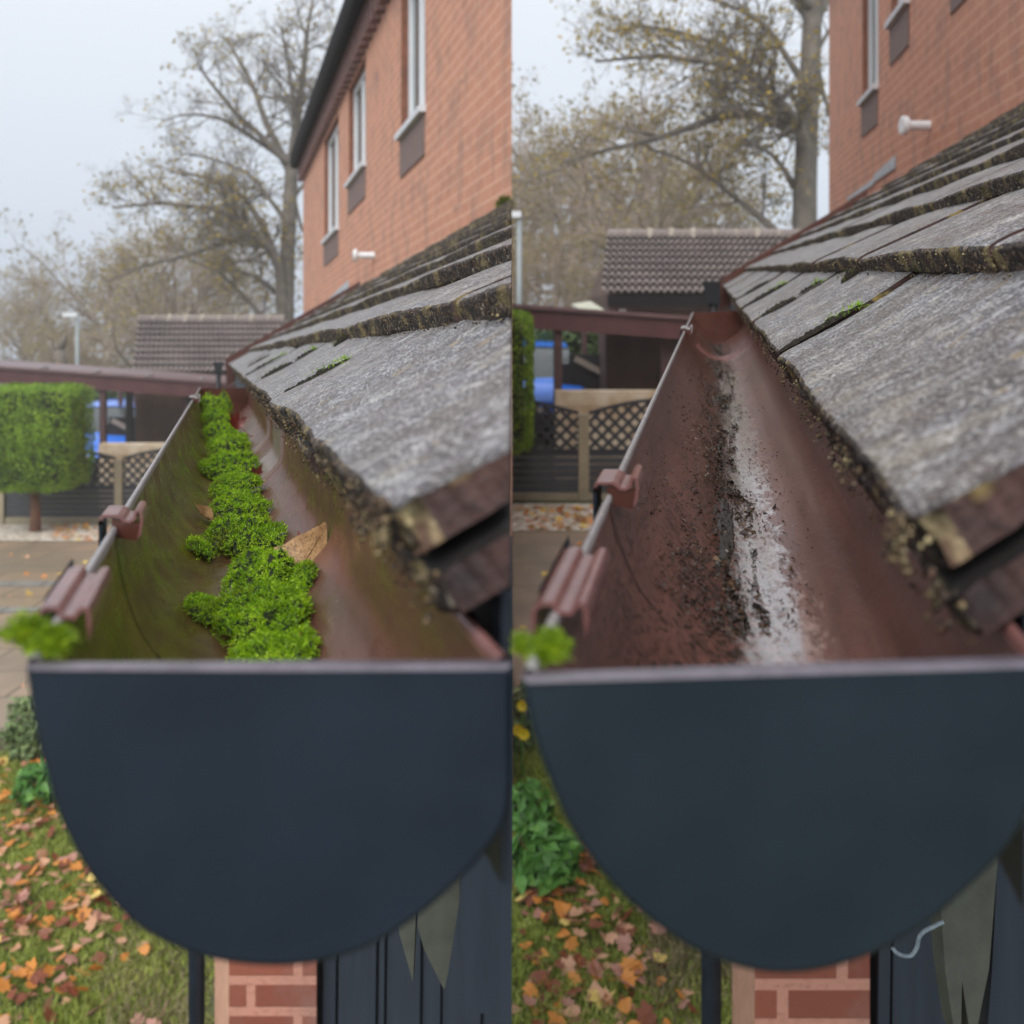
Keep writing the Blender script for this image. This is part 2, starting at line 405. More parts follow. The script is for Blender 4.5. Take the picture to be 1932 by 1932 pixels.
M_mossolive = leafm('olive_moss', (.05, .06, .01, 1), (.13, .14, .015, 1), (.26, .30, .02, 1), .6, .3, 60)
M_grit = leafm('gutter_grit', lin(22, 17, 13), lin(52, 40, 30), lin(120, 96, 72), .45, 0, 40)
M_grass = leafm('grass_blades', (.16, .22, .035, 1), (.38, .46, .075, 1), (.66, .64, .25, 1), .5, .3, 2.5)
M_straw = leafm('dry_grass', (.16, .13, .06, 1), (.32, .27, .14, 1), (.45, .40, .24, 1), .6, .3, 4)
M_topiary = leafm('topiary_leaves', (.075, .14, .010, 1), (.22, .40, .022, 1), (.48, .70, .05, 1), .5, .3, 3)
M_ivy = leafm('hedge_leaves', (.05, .09, .03, 1), (.11, .19, .06, 1), (.22, .32, .13, 1), .4, .25, 2)
M_herb = leafm('weed_leaves', (.05, .14, .025, 1), (.11, .30, .05, 1), (.26, .48, .11, 1), .4, .3, 4)
M_shrub = leafm('shrub_leaves', (.09, .14, .05, 1), (.22, .32, .12, 1), (.42, .50, .25, 1), .4, .25, 5)
M_petal = simple('yellow_petals', (.75, .58, .02, 1), .5, .1)
M_treeleaf = leafm('autumn_leaves', (.18, .14, .03, 1), (.40, .29, .045, 1), (.62, .43, .06, 1), .6, .35, 1)
M_treeleaf2 = leafm('olive_autumn_leaves', (.22, .17, .09, 1), (.36, .29, .12, 1), (.50, .38, .13, 1), .6, .35, .4)
M_bark = simple('grey_bark', lin(116, 108, 98), .9, .3, 4)
M_bark2 = simple('pale_bark', lin(164, 148, 136), .9, .25, 3)
M_trunk = simple('brown_bark', lin(110, 78, 60), .9, .3, 8)
LEAFCOL = {'orange': (lin(206, 120, 36), lin(222, 150, 70)), 'tan': (lin(196, 140, 108), lin(214, 166, 132)), 'yellow': (lin(224, 190, 74), lin(230, 205, 120)), 'brown': (lin(104, 56, 34), lin(140, 78, 50)), 'pink': (lin(178, 122, 106), lin(190, 140, 124))}
M_leaf = {k: leafm(k + '_leaf', a, b, b, .5, .2, 30) for k, (a, b) in LEAFCOL.items()}
# ground
t = NT('lawn_soil'); o = t.obj(); n1 = t.noise(o, 1.6, 5); n2 = t.noise(o, 30, 4)
t.set(col=t.mix(t.g(n2, .35, .65), t.mix(t.g(n1, .35, .65), (.07, .09, .028, 1), (.12, .13, .04, 1)), (.035, .03, .018, 1)), rough=.9); M_soil = t.m
t = NT('wet_paving'); o = t.obj()
b = t.n('TexBrick', {'Vector': t.map(o, (1, 1, 1)), 'Color1': lin(176, 148, 120), 'Color2': lin(158, 138, 116), 'Mortar': lin(110, 96, 78), 'Scale': 1.0, 'Mortar Size': .02, 'Brick Width': 1.1, 'Row Height': .62})
n1 = t.noise(o, 1.3, 5); n2 = t.noise(o, 60, 3)
c = t.mix(t.g(n1, .35, .7), b.outputs['Color'], lin(130, 118, 102)); c = t.mix(t.math('MULTIPLY', n2, .25), c, lin(80, 70, 58))
t.set(col=c, rough=t.n('MapRange', {'Value': n1, 'To Min': .2, 'To Max': .6}).outputs[0], normal=t.bump(n2, .2, .003)); M_pave = t.m
t = NT('gravel'); o = t.obj(); vo = t.n('TexVoronoi', {'Vector': o, 'Scale': 22.0})
t.set(col=t.ramp(t.n('SeparateXYZ', {0: vo.outputs['Color']}).outputs[0], [(0, lin(150, 135, 115)), (.5, lin(196, 186, 170)), (1, lin(226, 220, 210))]), rough=.8, normal=t.bump(vo.outputs['Distance'], .6, .02)); M_gravel = t.m
M_kerb = simple('grey_kerb', lin(128, 126, 120), .5, .15, 6)

# ------------------------------------------------------------------ ground and paths
def sheet(name, x0, x1, y0, y1, mat, dz=0., nx=40, ny=40, rough=0.):
    m = MB()
    rows = []
    for j in range(ny + 1):
        y = y0 + (y1 - y0) * (j / ny) ** 1.0
        rows.append([Vector((x, y, gz(x, y) + dz + (rough * fn(x * 2, y * 2)))) for x in [x0 + (x1 - x0) * i / nx for i in range(nx + 1)]])
    m.grid(rows)
    return struct(m.build(name, mat, smooth=True))
g = MB()
ys = [-6, -3, 0, .5, 1, 1.5, 2, 2.5, 3] + [3.4 + .4 * i for i in range(42)] + [20.5, 22, 24, 28, 34, 42, 52, 62, 70, 90, 120]
xs = [-100, -60, -40, -30, -24, -20, -16, -13] + [-11 + .25 * i for i in range(89)] + [12, 14, 17, 20, 25, 32, 45, 70, 100]
g.grid([[Vector((x, y, gz(x, y))) for x in xs] for y in ys])
tag(struct(g.build('ground', M_soil, smooth=True)), None)
sheet('driveway', -9.5, -3.0, 6.75, 13.7, M_pave, .012, 80, 60)
sheet('patio', .0, 2.2, 5.75, 9.75, M_pave, .012)
sheet('gravel_bed', -9.5, -4.6, 13.7, 15.05, M_gravel, .018, 60, 20)
sheet('gravel_border', .0, 2.2, 9.76, 10.9, M_gravel, .018)
def kerb(y, x0, x1):
    m = MB()
    n = 12
    for i in range(n):
        a, b2 = x0 + (x1 - x0) * i / n, x0 + (x1 - x0) * (i + 1) / n - .012
        za, zb = gz(a, y), gz(b2, y)
        m.hexa([Vector(q) for q in ((a, y, za - .1), (b2, y, zb - .1), (b2, y + .16, zb - .1), (a, y + .16, za - .1), (a, y, za + .035), (b2, y, zb + .035), (b2, y + .16, zb + .035), (a, y + .16, za + .035))])
    return struct(m.build('kerb', M_kerb))
kerb(11.0, -8.5, -4.2); kerb(9.85, -8.5, -4.0)

hz = MB(); hz.box(-110, 110, -10, 130, -9, 32)
hzm = bpy.data.materials.new('mist'); hzm.use_nodes = True
ht = hzm.node_tree; ht.nodes.remove(ht.nodes['Principled BSDF'])
pv = ht.nodes.new('ShaderNodeVolumePrincipled'); pv.inputs['Density'].default_value = .0028; pv.inputs['Color'].default_value = (.94, .95, .97, 1)
ht.links.new(pv.outputs[0], ht.nodes['Material Output'].inputs['Volume'])
tag(hz.build('haze', hzm), None, kind='stuff')

# ------------------------------------------------------------------ gutters
PROF_L = [(50, 1258), (62, 1340), (85, 1450), (117, 1550), (170, 1648), (246, 1735), (330, 1786), (420, 1813), (515, 1822), (600, 1815), (684, 1790), (770, 1742), (850, 1676), (912, 1612), (952, 1550), (965, 1480), (966, 1400), (966, 1254)]
PROF_R = [(985, 1281), (1002, 1370), (1032, 1460), (1075, 1560), (1130, 1640), (1202, 1715), (1300, 1786), (1390, 1823), (1470, 1836), (1560, 1827), (1660, 1793), (1750, 1739), (1830, 1671), (1890, 1610), (1935, 1540), (1960, 1450), (1968, 1360), (1968, 1248)]
Y0L, Y0R = .23, .2217
def profile(P, prof, y0, n=8):
    pts = spline([(*P.off(px, py, y0), 0) for px, py in prof], n)
    return [(p.x, p.y) for p in pts]
def inset(prof, d):
    out = []
    for i, p in enumerate(prof):
        q0, q1 = prof[max(i - 1, 0)], prof[min(i + 1, len(prof) - 1)]
        tx, ty = q1[0] - q0[0], q1[1] - q0[1]; L = math.hypot(tx, ty)
        out.append((p[0] - ty / L * d, p[1] + tx / L * d))
    out[0] = (out[0][0], prof[0][1]); out[-1] = (out[-1][0], prof[-1][1])
    return out
def at_u(prof, u):
    x = u * (len(prof) - 1); i = min(int(x), len(prof) - 2); k = x - i
    return (prof[i][0] * (1 - k) + prof[i + 1][0] * k, prof[i][1] * (1 - k) + prof[i + 1][1] * k)
def make_gutter(P, prof_px, y0, ye, gmat, label, clips, sealy):
    prof = profile(P, prof_px, y0); inn = inset(prof, .0018)
    n = len(prof)
    root = empty('gutter', P.pt(0, y0, prof[n // 2][1]), label, 'gutter')
    ysamp = [y0 + .0034 + (ye - y0 - .0034) * (i / 90) ** 1.5 for i in range(91)]
    def wav(y, u): return .0006 * fn(y * 6, u * 3) * min(1, (y - y0) * 10)
    inner = MB()
    inner.grid([[P.pt(a, y, b + wav(y, j / n)) for j, (a, b) in enumerate(inn)] for y in ysamp], uvrows=[[(j / (n - 1), y) for j in range(n)] for y in ysamp])
    inner.build('inner_lining', gmat, root, smooth=True)
    outer = MB()
    outer.grid([[P.pt(a, y, b) for a, b in prof][::-1] for y in ysamp[::10] + [ysamp[-1]]])
    outer.build('outer_shell', M_navy, root, smooth=True)
    # worn beaded rim with painted sky sheen on the open edge, plain edge against the fascia
    for s_, e in ((0, 1), (-1, -1)):
        rim = MB()
        a0, b0 = prof[s_]; a1, b1 = inn[s_]
        rows = []
        for y in ysamp:
            j = .0002 * fn(y * 90, 3)
            rows.append([P.pt(a0 - e * .0004, y, b0 - .0035), P.pt(a0 - e * .0004, y, b0 + .0006 + j), P.pt((a0 + a1) / 2, y, b0 + .0013 + j), P.pt(a1 + e * .0004, y, b0 + .0004 + j), P.pt(a1 + e * .0004, y, b0 - .003)])
        rim.grid(rows)
        rim.build('rim', M_rim if s_ == 0 else M_brown, root, smooth=True)
    # end cap at the near end
    capm = MB()
    fr = [P.pt(a, y0, b) for a, b in prof]; bk = [P.pt(a, y0 + .0036, b) for a, b in prof]
    n2 = len(prof)
    # bulged slightly like a moulded plate: ring inset
    cx = sum(p[0] for p in prof) / n2; top = max(prof[0][1], prof[-1][1])
    ins = inset(prof, .0016)
    f2 = [P.pt(a, y0 - .0012, b - (.0010 if j in (0, n2 - 1) else 0)) for j, (a, b) in enumerate(ins)]
    i0 = [capm.vert(p) for p in fr]; i1 = [capm.vert(p) for p in bk]; i2 = [capm.vert(p) for p in f2]
    for j in range(n2 - 1):
        capm.face((i0[j], i0[j + 1], i1[j + 1], i1[j])); capm.face((i2[j], i2[j + 1], i0[j + 1], i0[j]))
    for fc, rev in ((i2, True), (i1, False)):
        for j in range((n2 - 1) // 2):
            q = [fc[j], fc[j + 1], fc[n2 - 2 - j], fc[n2 - 1 - j]]
            if len(set(q)) < 4: q = q[:3]
            capm.face(q[::-1] if rev else q)
    capm.face((i2[0], i0[0], i0[-1], i2[-1]), 1)
    capm.face((i0[0], i1[0], i1[-1], i0[-1]), 1)
    capm.build('end_cap', [M_navy if P is PL else M_navy_r, M_caprim], root)
    # stop end far away
    st = MB(); i0 = [st.vert(P.pt(a, ye - .004, b)) for a, b in prof]; i1 = [st.vert(P.pt(a, ye, b)) for a, b in prof]
    st.face(i0[::-1]); st.face(i1)
    for j in range(n2): st.face((i0[j], i0[(j + 1) % n2], i1[(j + 1) % n2], i1[j]))
    st.build('stop_end', M_rustbrown, root)
    ra, rb = prof[0]
    # the wide union plate folded over the rim
    def ribbon(name, pts, ya, yb, th, mats, parent, fmat=None, ny=2):
        m = MB(); rows = []
        base = [(ra + x / 1000, rb + z / 1000) for x, z in pts]
        low = inset(base[::-1], th)[::-1]; low[0] = (base[0][0] + .0012, base[0][1]); low[-1] = (base[-1][0], base[-1][1] - th)
        ring = base + low[::-1]
        yy = [ya + (yb - ya) * k / ny for k in range(ny + 1)]
        idx = [[m.vert(P.pt(a, y, b)) for a, b in ring] for y in yy]
        N = len(ring)
        for k in range(ny):
            for j in range(N): m.face((idx[k][j], idx[k][(j + 1) % N], idx[k + 1][(j + 1) % N], idx[k + 1][j]))
        nb = len(base)
        for k in (0, -1):
            for j in range(nb - 1): m.face((idx[k][j], idx[k][j + 1], idx[k][N - 2 - j], idx[k][N - 1 - j]))
        return m.build(name, mats, parent, smooth=False)
    ub = ribbon('union_plate', [(-5.5, -14), (-5.5, 1), (-4.5, 3), (-2.5, 4), (0.5, 4), (1.5, 3), (2, 1.6), (5, 1.4), (6, 3), (7.5, 3.8), (9, 3.6), (9.8, 2), (10, -1), (9.4, -5)], y0 + .040, y0 + .092, .0013, M_brown, root)
    ear = ribbon('union_ear', [(-6.8, -9), (-6.8, .5), (-5.8, 2.6)], y0 + .06, y0 + .112, .0014, M_navy, root)
    for ci, (yc, s_) in enumerate(clips):
        h = ribbon('clip', [(q0 * 1.22, q1 * 1.15) for q0, q1 in ((-4.5, 1.5), (-4.3, 4.2), (-3.2, 5.4), (2, 5.4), (3.5, 4.6), (4.6, 3.4), (6.2, 3.2), (7.4, 4.2), (7.8, 6.6), (9, 7.4), (10.4, 6.6), (10.8, 3), (10.2, -1.5), (8, -4.5))], yc, yc + .026 * s_, .0012, M_brown if ci == 0 else M_rim, root)
        web = MB()
        wp = [(ra + x / 1000, rb + z / 1000) for x, z in ((0, -3), (0, 4.6), (3.6, 3.8), (7, 2.2), (12, 3), (12, -1.4), (9.6, -4.8))]
        i0 = [web.vert(P.pt(a, yc + .0005, b)) for a, b in wp]; i1 = [web.vert(P.pt(a, yc + .003, b)) for a, b in wp]
        web.face(i0); web.face(i1[::-1])
        for j in range(len(wp)): web.face((i0[j], i1[j], i1[(j + 1) % len(wp)], i0[(j + 1) % len(wp)]))
        web.build('web', M_rustbrown, h)
        arm = ribbon('outer_arm', [(-5.6, -16), (-5.6, 3.2), (-4.4, 4.4)], yc, yc + .02 * s_, .0014, M_navy, root)
    seal = MB()
    for k in range(40):
        u = .01 + .28 * k / 40; u2 = u + .28 / 40
        (a, b), (c, d) = at_u(inn, u), at_u(inn, u2)
        w = .0012 * (1.2 - k / 40)
        seal.quad(P.pt(a + .0004, sealy - w, b + .0003), P.pt(a + .0004, sealy + w, b + .0003), P.pt(c + .0004, sealy + w + .0004, d + .0003), P.pt(c + .0004, sealy - w + .0004, d + .0003))
    seal.build('seal_joint', M_black, root)
    return root, prof, inn
gutL, profL, innL = make_gutter(PL, PROF_L, Y0L, 2.25, M_gut_l, 'moss filled brown half round gutter with dark navy end cap', [(.412, 1.0), (1.62, 2)], .405)
gutR, profR, innR = make_gutter(PR, PROF_R, Y0R, 2.2, M_gut_r, 'cleaned wet brown half round gutter with navy end cap and gritty silt', [(.40, 1.0), (1.50, 2)], .392)
# inner band of the far union in the mossy gutter
def band(P, inn, ya, yb, u0, u1, th, name, mat, parent):
    m = MB(); rows = []
    for k in range(31):
        u = u0 + (u1 - u0) * k / 30; a, b = at_u(inn, u); a2, b2 = at_u(inn, min(1, u + .01)); L = math.hypot(a2 - a, b2 - b)
        nx, nz = -(b2 - b) / L * th, (a2 - a) / L * th
        rows.append([P.pt(a, ya, b), P.pt(a + nx, ya + .001, b + nz), P.pt(a + nx, yb - .001, b + nz), P.pt(a, yb, b)])
    m.grid(rows); m.build(name, mat, parent, smooth=False)
band(PL, innL, 1.02, 1.16, .60, .99, .0035, 'union_band', M_greybrown, gutL)
band(PL, innL, 1.30, 1.33, .60, .99, .003, 'union_band', M_greybrown, gutL)
band(PR, innR, 1.72, 1.78, .2, .95, .003, 'union_band', M_brown, gutR)

# ------------------------------------------------------------------ tiled roofs over the gutters
def make_roof(P, s, a0, b0, yt, yf, gauge, jy, clip, amax, label, seed, edge_px, first):
    th = math.atan(s)
    root = empty('tiled_roof', P.pt(a0, yt, b0), label, 'roof')
    c = -b0 + s * a0
    courses = [a0, a0 + gauge * first]
    while courses[-1] < amax: courses.append(courses[-1] + gauge)
    T = .0145
    m = MB(); r = random.Random(seed)
    for n in range(-1, len(courses) - 1):
        if n == -1:      # doubled eaves course underneath
            aa, bb = a0 + .0105, b0 - .0190 + .0006
            ae, be = aa + .16, bb + .16 * s
        else:
            aa = courses[n]; bb = s * aa - c + (T * .98 if n > 0 else 0)
            an = courses[n + 1]
            # top surface meets the foot of the next course's edge
            bn = s * an - c - .0004
            sl = (bn - bb) / (an - aa)
            ae, be = an + .03, bb + sl * (an + .03 - aa)
        Ls = math.hypot(ae - aa, be - bb); da, db = (ae - aa) / Ls, (be - bb) / Ls; na, nb = -db, da
        w0 = jy[0] + (jy[1] / 2 if n % 2 else 0) - 3 * jy[1]
        k = 0
        while True:
            y1 = w0 + k * jy[1]; y2 = y1 + jy[1] - .003; k += 1
            if y1 > yf: break
            if y2 < yt + .13: continue
            if y1 < yt + .13: y1 = yt
            y1, y2 = max(y1, yt), min(y2, yf)
            if y2 - y1 < .03: continue
            # skip what lies beyond the cut side or far outside the picture
            if (P.vx + F * aa / y2) > edge_px: continue
            near = y1 < 1.35 and n in (-1, 0, 1, 2)
            mid = y1 < 2.6 and n < 4
            du = .0035 if near else (.010 if mid else .04)
            dv = .0035 if near else (.010 if mid else .03)
            nu = max(2, int((y2 - y1) / du)); nt = max(2, int(Ls / dv)); nf = 6 if near else (4 if mid else 2)
            ph = r.random() * 50; tilt = r.uniform(-.0016, .0016); drop = r.uniform(-.0015, .0015)
            lip = .0022
            T = .0145 if n < 0 else (.0168 if n == 0 else .0165)
            sec = [(0, -T * (1 - q / nf) - lip * 0) for q in range(nf)] + [(lip * .3, -lip * .3)]
            sec += [(lip + (Ls - lip) * (q / nt) ** 1.15, 0) for q in range(nt + 1)]
            sec += [(max(.0035, lip + (Ls - lip) * (q / nt) ** 1.15), -T) for q in range(nt, -1, -1)]
            rows, uvr = [], []
            for i in range(nu + 1):
                y = y1 + (y2 - y1) * i / nu
                un = i / nu
                ed = .0042 * fn(y * 6, ph) + (.0013 * fn(y * 38, ph, 2) + .0008 * fn(y * 110, ph, 3) if (near or mid) else 0)
                cam_ = .0030 * math.sin(un * math.pi) + tilt * (un - .5) * 2 + drop * .4
                row, uvq = [], []
                for q, (v, w) in enumerate(sec):
                    vv, ww = v, w
                    top = (nf <= q <= nf + nt + 1)
                    if n <= 0 and y1 <= yt + 1e-6 and y - yt < .012:      # rounded near corner
                        e_ = (1 - (y - yt) / .012) ** 2
                        if q <= nf: vv += .0035 * e_
                        if top: ww -= .0022 * e_
                    if q <= nf:
                        vv += ed
                        if near or mid: vv += .0011 * fn(y * 160, w * 400, ph) + .0013 * fn(y * 70, w * 150, ph + 3)
                    else: vv += ed * max(0, 1 - v / .03)
                    if top:
                        fade = min(1, v / .01)
                        ww += cam_
                        if n == 0: ww -= .10 * v * (1 - v / Ls)
                        # long hollows and ridges of the drawn tile face
                        if near or mid: ww += .0009 * fn(y * 22, v * 3, ph) + .0004 * fn(y * 90, v * 14, ph + 1) + (.00035 * fn(y * 300, v * 220, ph) if near else 0)
                        if v < .012: ww -= .0018 * (1 - v / .012) ** 2
                    elif q < nf: ww += cam_ * .8
                    # worn corner at the near verge
                    if n <= 0 and y1 <= yt + 1e-6:
                        e = (y - yt)
                        yy = y + (.0022 * fn(v * 60, w * 200, 5) + .0008 * fn(v * 300, w * 500, 6) if e < .0001 else 0)
                    else: yy = y
                    row.append(P.pt(aa + da * vv + na * ww, yy, bb + db * vv + nb * ww)); uvq.append((y, v + n * .3))
                rows.append(row); uvr.append(uvq)
            N = len(sec)
            idx = [[m.vert(p, q) for p, q in zip(ra_, rb_)] for ra_, rb_ in zip(rows, uvr)]
            for i in range(nu):
                for j in range(N):
                    j2 = (j + 1) % N
                    mi = 1 if (j <= nf or j >= N - 1) else ((0 if n >= 0 else 4) if j <= nf + nt else 2)  # top of the eaves undercourse is blackened: painted shade for the gap
                    m.face((idx[i][j], idx[i][j2], idx[i + 1][j2], idx[i + 1][j]), mi)
            for e in (0, -1):
                ring = idx[e]
                # the end face in upright strips; its first strips carry the lichened nose
                lich = n == 0 and e == 0 and y1 <= yt + 1e-6
                for j in range(nf):
                    t_ = (ring[j], ring[j + 1], ring[-1]); m.face(t_ if e == 0 else t_[::-1], 3 if lich else 2)
                t_ = (ring[nf], ring[nf + 1], ring[-1]); m.face(t_ if e == 0 else t_[::-1], 3 if lich else 2)
                for j in range(nt):
                    q_ = (ring[nf + 1 + j], ring[nf + 2 + j], ring[N - 2 - j], ring[N - 1 - j])
                    m.face(q_ if e == 0 else q_[::-1], 3 if lich and j < 3 else 2)
    cr = random.Random(seed + 50)
    def crumb(aa, bb, y, s_, mi=1):
        p = P.pt(aa, y, bb); q_ = [Vector((cr.uniform(-1, 1), cr.uniform(-1, 1), cr.uniform(-1, 1))).normalized() * s_ * cr.uniform(.7, 1.2) for _ in range(2)]
        o_ = [Vector(d) * s_ * cr.uniform(.6, 1.3) for d in ((1, 0, 0), (0, 1, 0), (-1, 0, 0), (0, -1, 0), (0, 0, 1), (0, 0, -1))]
        i_ = [m.vert(p + d) for d in o_]
        for f_ in ((0, 1, 4), (1, 2, 4), (2, 3, 4), (3, 0, 4), (1, 0, 5), (2, 1, 5), (3, 2, 5), (0, 3, 5)): m.face([i_[k_] for k_ in f_], mi)
    for k in range(1700):
        y = yt + .004 + (2.4 - yt) * cr.random() ** 2
        if fn(y * 16, seed) + .3 < cr.random() * .6: continue
        w_ = cr.random() ** .8
        crumb(a0 - .0008 + .002 * w_ * cr.random() + cr.gauss(0, .0007), b0 - .0015 - .0135 * (1 - w_) + cr.gauss(0, .0006), y, cr.uniform(.0003, .0009), 3 if cr.random() < .4 else 1)
    for k in range(220):
        y = yt + .004 + (1.5 - yt) * cr.random() ** 1.6
        crumb(a0 + .0105 + cr.gauss(0, .0015), b0 - .0185 - .012 * cr.random(), y, cr.uniform(.0004, .0010))
    for k in range(55):
        y = yt - .001 + .020 * cr.random() ** 1.3; w_ = cr.random()
        crumb(a0 + .0008 + .011 * cr.random() ** 1.5 * (1 if y < yt + .002 else .15), b0 - .002 - .0125 * w_, y, cr.uniform(.0006, .0014), 3 if cr.random() < .6 else 1)
    for k in range(24):
        y = yt - .001 + .02 * cr.random() ** 1.3
        crumb(a0 + .011 + .008 * cr.random() ** 2, b0 - .019 - .013 * cr.random(), y, cr.uniform(.0006, .0016), 3 if cr.random() < .2 else 1)
    for nn in (1, 2):
        for k in range(380):
            y = .45 * nn + 1.6 * cr.random() ** 1.5
            aa = courses[nn]; crumb(aa - .0006 + cr.gauss(0, .0008), s * aa - c + .0165 * cr.random(), y, cr.uniform(.0004, .0010), 3 if cr.random() < .2 else 1)
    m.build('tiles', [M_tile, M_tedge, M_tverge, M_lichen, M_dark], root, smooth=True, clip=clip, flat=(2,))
    # bargeboard along the far verge
    bb_ = MB()
    def rl(a): return s * a - c
    a1, a2 = a0 - .01, a0 + .62
    for (aa, ab) in ((a1, a2),):
        bb_.hexa([P.pt(aa, yf + .004, rl(aa) - .10), P.pt(ab, yf + .004, rl(ab) - .10), P.pt(ab, yf + .03, rl(ab) - .10), P.pt(aa, yf + .03, rl(aa) - .10),
                  P.pt(aa, yf + .004, rl(aa) + .034), P.pt(ab, yf + .004, rl(ab) + .036), P.pt(ab, yf + .03, rl(ab) + .036), P.pt(aa, yf + .03, rl(aa) + .034)])
    bb_.build('bargeboard', M_rustbrown, root)
    # sheathing under the tiles, fascia behind the gutter
    sh = MB(); A2 = courses[-1]
    sh.hexa([P.pt(a0 + .03, yt + .02, rl(a0 + .03) - .062), P.pt(A2, yt + .02, rl(A2) - .062), P.pt(A2, yf, rl(A2) - .062), P.pt(a0 + .03, yf, rl(a0 + .03) - .062),
             P.pt(a0 + .03, yt + .02, rl(a0 + .03) - .04), P.pt(A2, yt + .02, rl(A2) - .04), P.pt(A2, yf, rl(A2) - .04), P.pt(a0 + .03, yf, rl(a0 + .03) - .04)])
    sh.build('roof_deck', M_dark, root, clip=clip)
    fa = MB(); af = a0 + .034
    fa.hexa([P.pt(af, yt + .012, b0 - .105), P.pt(af + .022, yt + .012, b0 - .105), P.pt(af + .022, yf, b0 - .105), P.pt(af, yf, b0 - .105), P.pt(af, yt + .012, b0 - .028), P.pt(af + .022, yt + .012, b0 - .028), P.pt(af + .022, yf, b0 - .028), P.pt(af, yf, b0 - .028)])
    fa.build('fascia', M_navywood, root, clip=clip)
    return root, c, courses
S_L, S_R = .57, .60
roofL, cL, coL = make_roof(PL, S_L, .0414, -.0362, .25, 4.6, .1035, (.80, .47), (-.0004, 1), 1.42, 'weathered grey tiled lean-to roof above the mossy gutter', 3, 990, .87)
roofR, cR, coR = make_roof(PR, S_R, .0465, -.0600, .2405, 4.2, .1165, (.72, .44), None, 1.42, 'weathered grey tiled lean-to roof above the cleaned gutter', 9, 2120, .80)

